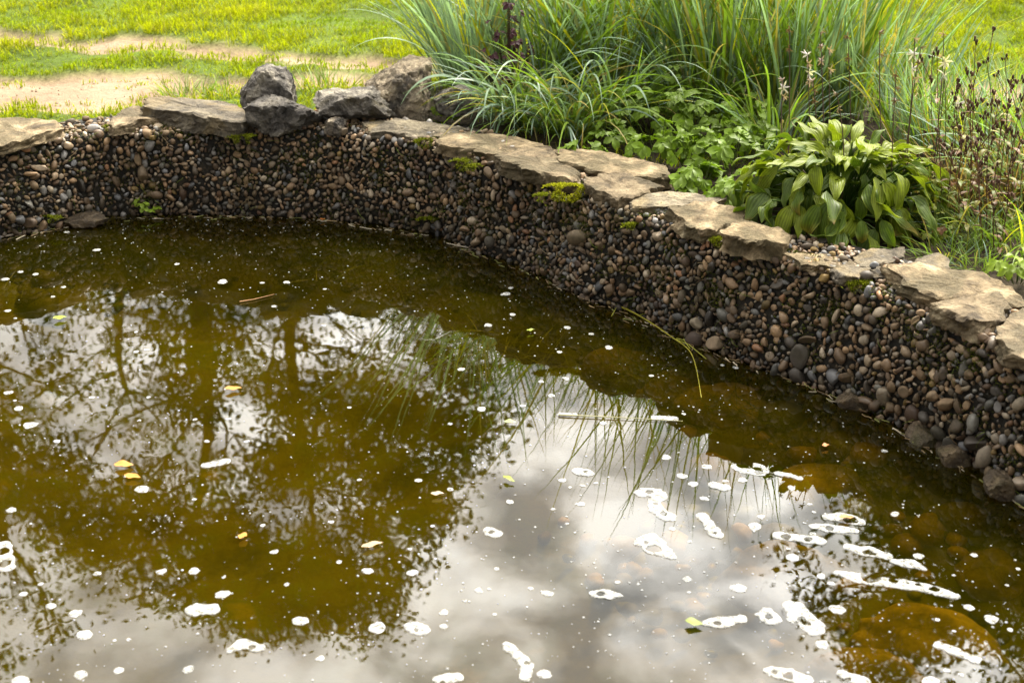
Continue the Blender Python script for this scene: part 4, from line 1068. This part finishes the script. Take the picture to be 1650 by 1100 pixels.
clump(300, 152, 160, (.05, .12), .10, 'bright green grass tuft behind the long thick slab', 0, 0, 0, 25, .004, .275, .4, (.2, 1.0), 'grass_tuft', 'short grass tufts near the stones')
clump(520, 145, 160, (.05, .14), .13, 'green grass tuft between upright boulder and biggest boulder', 0, 0, 0, 26, .004, .275, .4, (.2, 1.0), 'grass_tuft', 'short grass tufts near the stones')
clump(365, 155, 120, (.04, .10), .09, 'grass tuft left of the upright dark boulder', 0, 0, 0, 27, .004, .275, .4, (.2, 1.0), 'grass_tuft', 'short grass tufts near the stones')

# ------------------------------------------------------------------ moss
def moss(px, py, z, rx, ry, n, label, seed, col=(.17, .19, .010), lift=.008, group='moss on the wall'):
    rx, ry, n = rx * 1.3, ry * 1.3, int(n * 2.2)
    g = np.random.default_rng(seed); b = un(px, py, z); A_ = Acc()
    a = g.uniform(0, 6.28, n); r_ = np.sqrt(g.random(n)); P = np.stack([rx * r_ * np.cos(a), ry * r_ * np.sin(a), lift * (1 - r_ ** 2) * g.uniform(.5, 1, n)], 1)
    mz = SN(seed + 3, 2, octaves=3); kk = mz(P[:, :2], 14) + .5 * mz(P[:, :2], 50) > -.35 + r_ * .5; P = P[kk]; n = len(P)
    P[:, 2] -= np.maximum(-(P[:, 1]) - 0.01, 0) * 1.3
    c = np.array(col) * g.uniform(.5, 1.4, (n, 1))
    V, F, C, _ = ribbons(P, g.uniform(0, 6.28, n), g.uniform(.005, .012, n), g.uniform(0, 1.2, n), g.uniform(.2, 1.2, n), np.full(n, .0028), 2, c * .6, c * 1.2)
    D, Fd = ICOm; nz = SN(seed, 3)
    core = D * np.array([rx, ry, lift * 1.2]) * (1 + .2 * nz(D, .8))[:, None]; core[:, 2] -= np.maximum(-core[:, 1] - .01, 0) * 1.0
    o_ = link('moss_cushion', mesh_np('moss_cushion', np.vstack([V]), F, C), M_MOSS, None, b)
    tag(o_, label, 'moss', group)
for k, a in enumerate([(912,304,.300,.055,.028,1500,'bright yellow-green moss cushion below the pointed tan slab'),(880,318,.285,.03,.02,500,'darker moss at the left end of the bright moss cushion'),
    (745,262,.285,.035,.022,500,'moss tuft among pebbles left of the broad tan slab'),(690,228,.300,.035,.02,500,'moss patch in front of the thin dark slab'),(765,270,.285,.02,.015,260,'small moss tuft below the broad tan slab'),
    (1068,334,.295,.035,.018,450,'moss between the thin tucked slab and angular tan stone'),(1158,388,.285,.018,.018,300,'moss tuft left of the chunky block stone'),(1382,458,.288,.035,.022,700,'moss cushion below the small dark wedge stone'),
    (1408,466,.275,.025,.018,400,'moss tuft left of the tan stone with dark front'),(1020,365,.255,.03,.012,350,'dark moss patch on the wall face below the rough tilted stone'),(390,222,.282,.04,.02,600,'dark moss under the right end of the long thick slab'),
    (185,205,.295,.03,.02,350,'yellowish moss at the left of the wedge-shaped stone'),(560,196,.300,.02,.015,250,'moss beside the small rough brown block'),(690,355,.05,.03,.01,300,'dark moss low on the wall near the bend'),(75,352,.04,.04,.015,350,'moss on the lower wall at the far left')]):
    moss(*a, seed=600 + k, **({'col': (.34, .34, .012)} if k == 0 else {}))

# ------------------------------------------------------------------ foam on the water
def foam_mesh(spine_px, rpx, holes, seed, h=.0014):
    """union of discs along a spine, minus round holes, contoured on a fine grid; the rim rounds down to the water"""
    g = np.random.default_rng(seed)
    Pw = np.array([un(x, y, 0)[:2] for x, y in spine_px]); c = Pw.mean(0)
    dep = math.hypot(np.linalg.norm(c), CAM_H); k = dep / FPX
    rw = np.broadcast_to(np.array(rpx, float) * k, (len(Pw),)); Q = Pw - c
    if len(Q) > 1:
        t = np.linspace(0, 1, len(Q)); tt = np.linspace(0, 1, 8 * len(Q)); C_ = np.stack([np.interp(tt, t, Q[:, i]) for i in (0, 1)], 1); r_ = np.interp(tt, t, rw)
    else: C_, r_ = Q, rw
    st = max(rw.mean() / 7, .0009); lo = (C_ - r_[:, None]).min(0) - 3 * st - .003; hi = (C_ + r_[:, None]).max(0) + 3 * st + .003
    gx = np.arange(lo[0], hi[0] + st, st); gy = np.arange(lo[1], hi[1] + st, st)
    X, Y = np.meshgrid(gx, gy, indexing='ij'); P = np.stack([X.ravel(), Y.ravel()], 1)
    wn = SN(seed + 5, 2, octaves=3); Pd = P + np.stack([wn(P, .35 / rw.mean()), wn(P + 9, .35 / rw.mean())], 1) * rw.mean() * .17
    f = np.full(len(P), -9.0)
    for q, r0 in zip(C_, r_): f = np.maximum(f, r0 - np.hypot(*(Pd - q).T))
    for (x, y, r0) in holes:
        q = un(x, y, 0)[:2] - c; f = np.minimum(f, np.hypot(*(Pd - q).T) - 1.35 * r0 * k)
    f = f.reshape(X.shape); nx, ny = f.shape
    V, F, vid = [], [], {}
    def corner(i, j):
        if ('c', i, j) not in vid: vid[('c', i, j)] = len(V); V.append((gx[i], gy[j], h * math.sqrt(min(1, f[i, j] / (rw.mean() * .35)))))
        return vid[('c', i, j)]
    def cross(a, b):
        key = (min(a, b), max(a, b))
        if key not in vid:
            fa, fb = f[a], f[b]; t = fa / (fa - fb); vid[key] = len(V); V.append((gx[a[0]] + (gx[b[0]] - gx[a[0]]) * t, gy[a[1]] + (gy[b[1]] - gy[a[1]]) * t, -.0006))
        return vid[key]
    ins = f > 0
    for i in range(nx - 1):
        for j in range(ny - 1):
            q = [(i, j), (i + 1, j), (i + 1, j + 1), (i, j + 1)]; m = [ins[p] for p in q]
            if not any(m): continue
            poly = []
            for a in range(4):
                p, n_ = q[a], q[(a + 1) % 4]
                if ins[p]: poly.append(corner(*p))
                if ins[p] != ins[n_]: poly.append(cross(p, n_))
            if len(poly) >= 3: F.append(poly)
    me = bpy.data.meshes.new('foam'); me.from_pydata(V, [], F); me.polygons.foreach_set('use_smooth', [True] * len(F)); me.update()
    me.materials.append(M_FOAM)
    return me, c
def foam(spine, rpx, holes, label, seed):
    me, c = foam_mesh(spine, rpx, holes, seed)
    o = link('foam_patch', me, None, None, (c[0], c[1], .0012)); tag(o, label, 'foam', 'foam patches on the water')
FO = [
 ([(1198,753),(1222,757)],17,[(1201,750,9),(1219,758,7)],'oval foam ring with two holes near the right wall'),
 ([(1252,763),(1270,766),(1288,771)],6,[],'thin foam sliver just right of the oval foam ring'),
 ([(1035,793),(1060,796),(1052,812),(1060,822),(1072,831)],[14,16,10,11,16],[(1047,793,5),(1045,802,4),(1072,828,5),(1056,812,3)],'chain-shaped foam patch with several holes among grass reflections'),
 ([(1131,830),(1143,846),(1153,860)],[10,9,12],[(1152,859,3)],'bone-shaped foam patch right of the chain-shaped one'),
 ([(1030,874),(1050,866),(1056,884),(1086,897)],[9,14,20,7],[(1053,884,9),(1040,875,3)],'foam patch with one big hole below the chain-shaped one'),
 ([(1255,863),(1285,867),(1318,871)],[11,10,13],[(1266,865,6),(1302,869,5)],'twin-lobed foam patch with two holes over a dark reflection'),
 ([(1335,833),(1360,834),(1385,841)],[9,15,11],[(1371,838,8)],'foam ring with a brown leaf bit inside, right of centre'),
 ([(1310,848),(1345,852),(1375,855)],[6,13,8],[(1336,851,5)],'flat foam patch directly below the foam ring'),
 ([(1368,882),(1400,889),(1428,896)],[9,15,10],[(1397,889,6),(1406,893,4)],'foam patch with a zigzag hole on olive water'),
 ([(1442,905),(1465,908),(1488,915)],[8,13,6],[],'solid pale foam patch touching the zigzag-holed one'),
 ([(1350,923),(1385,932),(1420,937),(1470,943),(1510,952),(1540,961)],[7,13,14,13,13,8],[(1404,930,12),(1438,936,6),(1480,942,4),(1505,949,6),(1462,940,2)],'longest worm-shaped foam streak with a row of holes'),
 ([(960,957),(978,957),(1000,960)],[10,14,4],[(968,957,5)],'drop-shaped foam patch with one hole on cloud reflection'),
 ([(1138,1003),(1165,1003),(1192,997)],[9,15,11],[(1156,1004,4)],'lumpy foam patch beside a green floating leaf'),
 ([(1236,990),(1245,998)],15,[(1239,994,5)],'round foam patch with one hole left of the four-holed one'),
 ([(1276,974),(1287,993),(1310,1010)],[14,21,20],[(1292,997,5),(1283,1004,4),(1300,1004,5),(1287,1011,4)],'large foam patch with four small holes'),
 ([(1513,1040),(1540,1050),(1572,1064)],[9,10,8],[],'slanting solid foam streak at the lower right'),
 ([(1242,1083),(1270,1086),(1296,1096)],[12,15,14],[(1250,1085,4),(1273,1089,6)],'foam patch with two holes at the bottom edge, right'),
 ([(1356,1086),(1390,1098)],[10,12],[(1366,1094,3)],'foam patch at the bottom edge under the round foam dots'),
 ([(818,1040),(838,1060),(849,1072),(846,1092)],[9,10,11,9],[(850,1068,4)],'bent bone-shaped foam patch at the bottom centre'),
 ([(370,1049),(390,1037),(418,1044)],[6,13,9],[(406,1043,4)],'hooked foam patch at the bottom left'),
 ([(664,1010),(678,1014)],14,[(671,1014,3)],'oval foam patch with a dark rim near the tree reflection tip'),
 ([(788,857),(798,860)],12,[(792,858,4)],'small foam patch with one pinhole on cloud reflection'),
 ([(705,1095),(722,1093),(736,1091)],[9,13,11],[(714,1099,4)],'foam patch at the bottom edge, left of centre'),
 ([(934,760),(946,762)],11,[(942,760,3)],'foam patch with one pinhole left of the chain-shaped one'),
 ([(1150,782),(1168,786)],[9,10],[],'two-lobed solid foam patch between grass reflections'),
 ([(5,880),(8,912)],[14,15],[(6,888,7),(8,908,7)],'foam ring with two holes at the left edge'),
 ([(332,750),(362,744)],[8,9],[],'long pale foam patch on the dark left reflection'),
 ([(1055,673),(1085,675)],[8,8],[],'long foam patch at the right end of the floating straw'),
 ([(905,668),(925,670)],[7,7],[],'long foam patch at the left end of the floating straw'),
 ([(315,983),(340,981)],[16,14],[],'broad thin foam patch on the left cloud reflection'),
]
for k, a in enumerate(FO): foam(*a, seed=700 + k)
FD = [(1217,848,14),(1480,896,10),(1570,894,7),(1190,948,15),(1107,933,9),(1349,982,15),(1325,1039,14),(1597,997,13),(1560,978,11),(821,808,9),(935,812,9),(608,1011,17),(771,951,9),(882,956,11),(715,987,10),(714,1009,9),(877,1086,14),
 (129,1086,14),(191,1080,10),(303,1078,11),(136,1023,14),(121,989,13),(358,957,14),(484,1000,16),(312,920,11),(260,921,10),(592,920,11),(665,923,11),(442,889,9),(227,788,14),(19,822,10),(157,924,7),(81,976,11),(34,1097,16),(516,1061,9),(579,773,5),(424,846,6),(37,957,8),
 (48,685,13),(333,711,6),(398,711,6),(314,676,5),(155,403,8),(33,438,6),(57,442,6),(8,450,8),(13,501,6),(358,454,11),(462,455,7),(13,633,9),(30,658,9),(91,711,7),(815,474,10),(826,507,6),(786,524,8),(914,528,7),(953,538,6),(981,560,9),(901,567,6),(912,610,8),(872,615,6),(743,595,7),(776,659,10),(888,637,8),(972,682,7),(906,774,8),(1074,737,10),(1139,752,11),(1099,767,11),(1117,780,10),(1135,803,9),(1197,773,9),(1185,592,7),(725,683,5),(674,774,7),(725,788,7),(1277,898,13),(1323,928,10),(1340,940,8),(1310,860,7),(1442,828,9),(1275,786,9),(1196,774,8),(1226,832,7),(1083,852,7),(1500,1098,16),(1525,1080,6)]
g = np.random.default_rng(9)
for _ in range(80):
    x, y = g.uniform(0, 1650), g.uniform(370, 1100)
    p = un(x, y, 0)[None, :2]
    if inside(p, LOOP - NOR * 0.06)[0]: FD.append((x, y, g.uniform(3, 6)))
fv = [foam_mesh([(825, 700)], 10, [], 800 + k)[0] for k in range(7)]
d0 = math.hypot(np.linalg.norm(un(825, 700, 0)[:2]), CAM_H)
for (x, y, r_) in FD:
    c = un(x, y, 0); dep = math.hypot(np.linalg.norm(c[:2]), CAM_H); s_ = r_ * .86 / 10 * dep / d0
    o = link('foam_fleck', fv[int(g.integers(7))], None, None, (c[0], c[1], .0008), (0, 0, g.uniform(0, 6.28)), (s_, s_ * g.uniform(.75, 1), min(s_, 1) * .7))
    zx = 'far left' if x < 330 else 'centre left' if x < 660 else 'middle' if x < 990 else 'centre right' if x < 1320 else 'far right'
    zy = 'near the back wall' if y < 520 else 'in the upper half of the water' if y < 700 else 'in the lower half of the water' if y < 900 else 'close to the bottom edge'
    sz_ = 'tiny' if r_ < 5.5 else 'small' if r_ < 9.5 else 'large'
    tag(o, f'{sz_} round foam fleck, {zx} pond, {zy}', 'foam', f'{sz_} foam flecks, {zx}, {zy}')
# specks too many to count
A = Acc(); n = 2800
x = g.uniform(-40, 1690, n); y = 350 + 760 * g.random(n) ** 1.7
P = np.array([un(a, b, 0) for a, b in zip(x, y)]); k = inside(P[:, :2], LOOP - NOR * 0.02); P = P[k]
a = np.linspace(0, 2 * PI, 8, endpoint=False); rr = .0011 + .0016 * g.random(len(P)) ** 3
V = np.concatenate([P[:, None, :] + rr[:, None, None] * np.stack([np.cos(a), np.sin(a), a * 0 + .35], 1)[None], ], 1)
Vb = P[:, None, :] + 1.15 * rr[:, None, None] * np.stack([np.cos(a), np.sin(a), a * 0], 1)[None]
V = np.concatenate([V, Vb], 1).reshape(-1, 3); V[:, 2] += .0004
i0 = np.arange(len(P))[:, None] * 16; j = np.arange(8)
sides = np.stack([i0 + 8 + j, i0 + 8 + (j + 1) % 8, i0 + (j + 1) % 8, i0 + j], 2).reshape(-1, 4)
caps = np.concatenate([np.stack([i0[:, 0] + 0, i0[:, 0] + 1, i0[:, 0] + 2, i0[:, 0] + 3], 1), np.stack([i0[:, 0] + 0, i0[:, 0] + 3, i0[:, 0] + 4, i0[:, 0] + 7], 1), np.stack([i0[:, 0] + 4, i0[:, 0] + 5, i0[:, 0] + 6, i0[:, 0] + 7], 1)])
sp = link('foam_specks', mesh_np('foam_specks', V, np.vstack([sides, caps])), M_FOAM)
tag(sp, 'countless tiny white specks scattered over the pond surface', 'foam', None, 'stuff')

# ------------------------------------------------------------------ floating bits
def float_leaf(px, py, ln, wd, az, col, label, seed):
    P, F, U, Vv = leaf_grid(8, 5, ln, wd * 1.2, .45, 1.5, .12, .15, 0, 0, .002, seed); P[:, 2] += .006; P[:, 0] -= ln / 2
    c = un(px, py, 0); o = link('fallen_leaf', mesh_np('fallen_leaf', P, F, np.broadcast_to(np.array(col), P.shape)), M_LEAF, None, (c[0], c[1], .004), (0, 0, az))
    tag(o, label, 'leaf', 'fallen leaves on the water')
OR_, YG = (.55, .26, .05), (.30, .36, .05)
for k, a in enumerate([(376,630,.045,.02,.3,OR_,'orange fallen leaf floating near the mirrored trunk'),(200,753,.045,.026,0.1,OR_,'upper of two orange leaves floating at lower left'),(214,772,.04,.02,-.2,OR_,'lower of two orange leaves floating at lower left'),
    (97,516,.04,.024,.5,YG,'yellow-green leaf floating at the left'),(600,882,.05,.016,.5,(.5,.36,.2),'pale twisted leaf floating on the tree reflection'),(392,868,.03,.016,1.3,OR_,'tiny rusty leaf floating beside a foam dot'),
    (1118,1008,.035,.02,-.3,(.22,.27,.05),'green leaf floating beside the lumpy foam patch'),(820,776,.035,.012,-.7,YG,'small green sprig floating on the cloud reflection'),(822,684,.03,.016,0,(.35,.38,.15),'pale green leaf floating left of the straw'),
    (1363,838,.035,.014,.1,(.45,.22,.08),'brown leaf bit caught in a foam ring'),(705,800,.03,.014,.2,(.5,.38,.25),'pale brown leaf at the tree reflection edge'),(1330,722,.02,.012,.5,(.55,.22,.08),'tiny orange leaf near the right wall'),(520,357,.02,.012,.1,(.6,.2,.05),'tiny bright orange leaf at the far waterline'),
    (855,536,.025,.012,.5,YG,'tiny yellow leaf floating in mid pond')]): float_leaf(*a, seed=900 + k)
def straw(name, pts_px, z, r_, col, label, cat, mat=M_DRY):
    P = np.array([un(x, y, zz) for (x, y), zz in zip(pts_px, z)]); t = np.linspace(0, 1, len(P)); tt = np.linspace(0, 1, 24)
    Q = np.stack([np.interp(tt, t, P[:, i]) for i in range(3)], 1)
    for _ in range(3): Q[1:-1] = (Q[:-2] + 2 * Q[1:-1] + Q[2:]) / 4
    c = Q.mean(0); v, f = tube(Q - c, r_ * (1.2 - .8 * tt), 5)
    o = link(name, mesh_np(name, v, f, np.broadcast_to(np.array(col), v.shape)), mat, None, c); return tag(o, label, cat, 'stems and straws on the water'), c
so, sc_ = straw('floating_stem', [(965,482),(1010,497),(1050,520),(1085,545),(1112,562),(1122,590),(1130,640)], [.008, .006, .005, .005, .004, .003, .003], .0026, (.34, .30, .03), 'long yellow-green stem floating beside the wall, bent at its tip', 'stem', M_LEAF)
for p in [[(1010,497),(995,492),(985,510)],[(1030,508),(1040,505),(1036,498)],[(1085,545),(1110,555),(1138,578)],[(1112,562),(1102,548),(1090,545)]]:
    P = np.array([un(x, y, .006) for x, y in p]); v, f = tube(P - sc_, .0014, 5); link('side_shoot', mesh_np('side_shoot', v, f, np.broadcast_to(np.array([.32, .32, .04]), v.shape)), M_LEAF, so)
straw('straw', [(900,668),(990,672),(1100,678)], [.004] * 3, .0016, (.45, .42, .22), 'pale straw floating horizontally above the grass reflections', 'straw')
straw('straw', [(386,486),(410,482),(442,474)], [.004] * 3, .0018, (.45, .25, .12), 'brown twig floating on the far left water', 'twig')
straw('straw', [(720,392),(760,400),(800,410)], [.004] * 3, .0018, (.40, .34, .26), 'pale twig lying along the waterline at the wall bend', 'twig')
straw('straw', [(0,382),(40,374),(66,370)], [.006] * 3, .003, (.36, .30, .24), 'pale stick at the waterline in the left corner', 'twig')
straw('straw', [(1245,598),(1275,600),(1290,612)], [.004] * 3, .0016, (.40, .32, .22), 'short brown twig at the waterline, mid right', 'twig')

# dry straws and roots caught on the wall face
A = Acc(); g = np.random.default_rng(55); n = 150
ss, tt = g.uniform(0, S1, n), g.uniform(.02, WALL_H, n)
WP, WN = wall_pt(ss, tt)
for k in range(n):
    p = WP[k] + WN[k] * .014; a = g.uniform(-1.2, 1.2) + (PI / 2 if g.random() < .5 else 0); u = np.cross([0, 0, 1], WN[k]); u /= np.linalg.norm(u)
    d_ = u * math.cos(a) + np.array([0, 0, 1]) * math.sin(a); l_ = g.uniform(.015, .05)
    q = np.linspace(-.5, .5, 5)[:, None]; P = p + d_ * l_ * q + WN[k] * (.008 * (.25 - q ** 2) * 4)
    v, f = tube(P - WOFF, .0007, 4); A.add(v, f, np.array([(.30, .22, .12), (.16, .10, .05), (.14, .18, .03)][int(g.integers(3))]) * g.uniform(.6, 1.2))
o = link('dry_straws', A.mesh('dry_straws'), M_DRY, wall); o['kind'] = 'stuff'
# moss threads and algae tufts between the pebbles
n = 30000; cs = g.uniform(S0, S1, 300); ct = np.abs(g.normal(.2, .10, 300)); idx = g.integers(0, 300, n)
ss = cs[idx] + g.normal(0, .02, n); tt = np.clip(ct[idx] + g.normal(0, .016, n), .0, WALL_H + .05); WP, WN = wall_pt(ss, tt)
c = np.array([.085, .10, .010]) * g.uniform(.4, 1.5, (n, 1))
V, F, C, _ = ribbons(WP + WN * g.uniform(-.002, .009, n)[:, None] - WOFF, np.arctan2(WN[:, 1], WN[:, 0]) + g.normal(0, .8, n), g.uniform(.004, .011, n), g.uniform(.3, 1.5, n), g.uniform(-.5, 1, n), np.full(n, .0022), 2, c * .7, c * 1.2)
o = link('wall_moss', mesh_np('wall_moss', V, F, C), M_MOSS, wall); o['kind'] = 'stuff'

# weed strands just under the surface
A = Acc(); n = 900
cx = g.choice([760, 820, 700, 1060, 1180, 60, 560], n, p=[.3, .2, .2, .1, .08, .04, .08]); cy = np.select([cx == 760, cx == 820, cx == 700, cx == 1060, cx == 1180, cx == 60], [570, 590, 545, 600, 660, 470], 440)
B = np.array([un(a + g.normal() * 45, b + g.normal() * 16, -.05 - .06 * g.random()) for a, b in zip(cx, cy)])
c = np.array([.10, .11, .018]) * g.uniform(.5, 1.4, (n, 1))
V, F, C, _ = ribbons(B, g.uniform(0, 6.28, n), g.uniform(.05, .16, n), g.uniform(1.0, 1.5, n), g.uniform(-.1, .5, n), np.full(n, .003), 4, c * .7, c)
V[:, 2] = np.minimum(V[:, 2], -.004)
o = link('pond_weed', mesh_np('pond_weed', V, F, C), M_GRASS); tag(o, 'fine green weed strands just below the water surface', 'weed', None, 'stuff')

# scum and litter along the waterline
A = Acc(); n = 420; g = np.random.default_rng(91)
ss = g.uniform(S0, S1, n); C_, n_ = at_s(ss); off = -.018 + np.abs(g.normal(0, .016, n)) * -1
Pq = np.c_[C_ + n_ * off[:, None], np.full(n, .0035)]
tdir = np.stack([n_[:, 1], -n_[:, 0]], 1)
for k in range(n):
    l_ = g.uniform(.006, .03) * (1.8 if g.random() < .12 else 1); a = g.normal() * .35; d_ = np.array([tdir[k, 0] * math.cos(a) - tdir[k, 1] * math.sin(a), tdir[k, 0] * math.sin(a) + tdir[k, 1] * math.cos(a), 0])
    u = np.linspace(-.5, .5, 4)[:, None]; v, f = tube(Pq[k] + d_ * l_ * u + np.array([0, 0, .002]) * g.normal(size=(4, 1)) * .4, g.uniform(.0007, .0022), 5)
    A.add(v, f, np.array([(.42, .36, .26), (.26, .18, .09), (.12, .08, .04), (.20, .20, .06)][int(g.integers(4))]) * g.uniform(.6, 1.15))
o = link('waterline_litter', A.mesh('waterline_litter'), M_DRY); tag(o, 'bits of straw and bark collected along the waterline', 'litter', None, 'stuff')

# grit on the bare sand
n = 5200; x = g.uniform(-2.6, 2.6, n); y = g.uniform(4.8, 6.6, n); P = np.stack([x, y], 1); k = dirt_mask(P) > .5; P = P[k]; n = len(P)
z = ground_z(P, np.ones(n)); V0, F0 = ICO1
r_ = .0018 + .004 * g.random(n) ** 4
V = (V0[None] * r_[:, None, None] * g.uniform(.6, 1.2, (n, 1, 3)) + np.c_[P, z][:, None, :]).reshape(-1, 3)
F = (F0[None] + (np.arange(n) * len(V0))[:, None, None]).reshape(-1, 3)
C = np.repeat(np.array([.24, .175, .12]) * g.uniform(.65, 1.35, (n, 1)), len(V0), 0)
o = link('sand_grit', mesh_np('sand_grit', V, F, C), M_DRY); tag(o, 'small stones and crumbs lying on the bare sandy patches', 'grit', None, 'stuff')
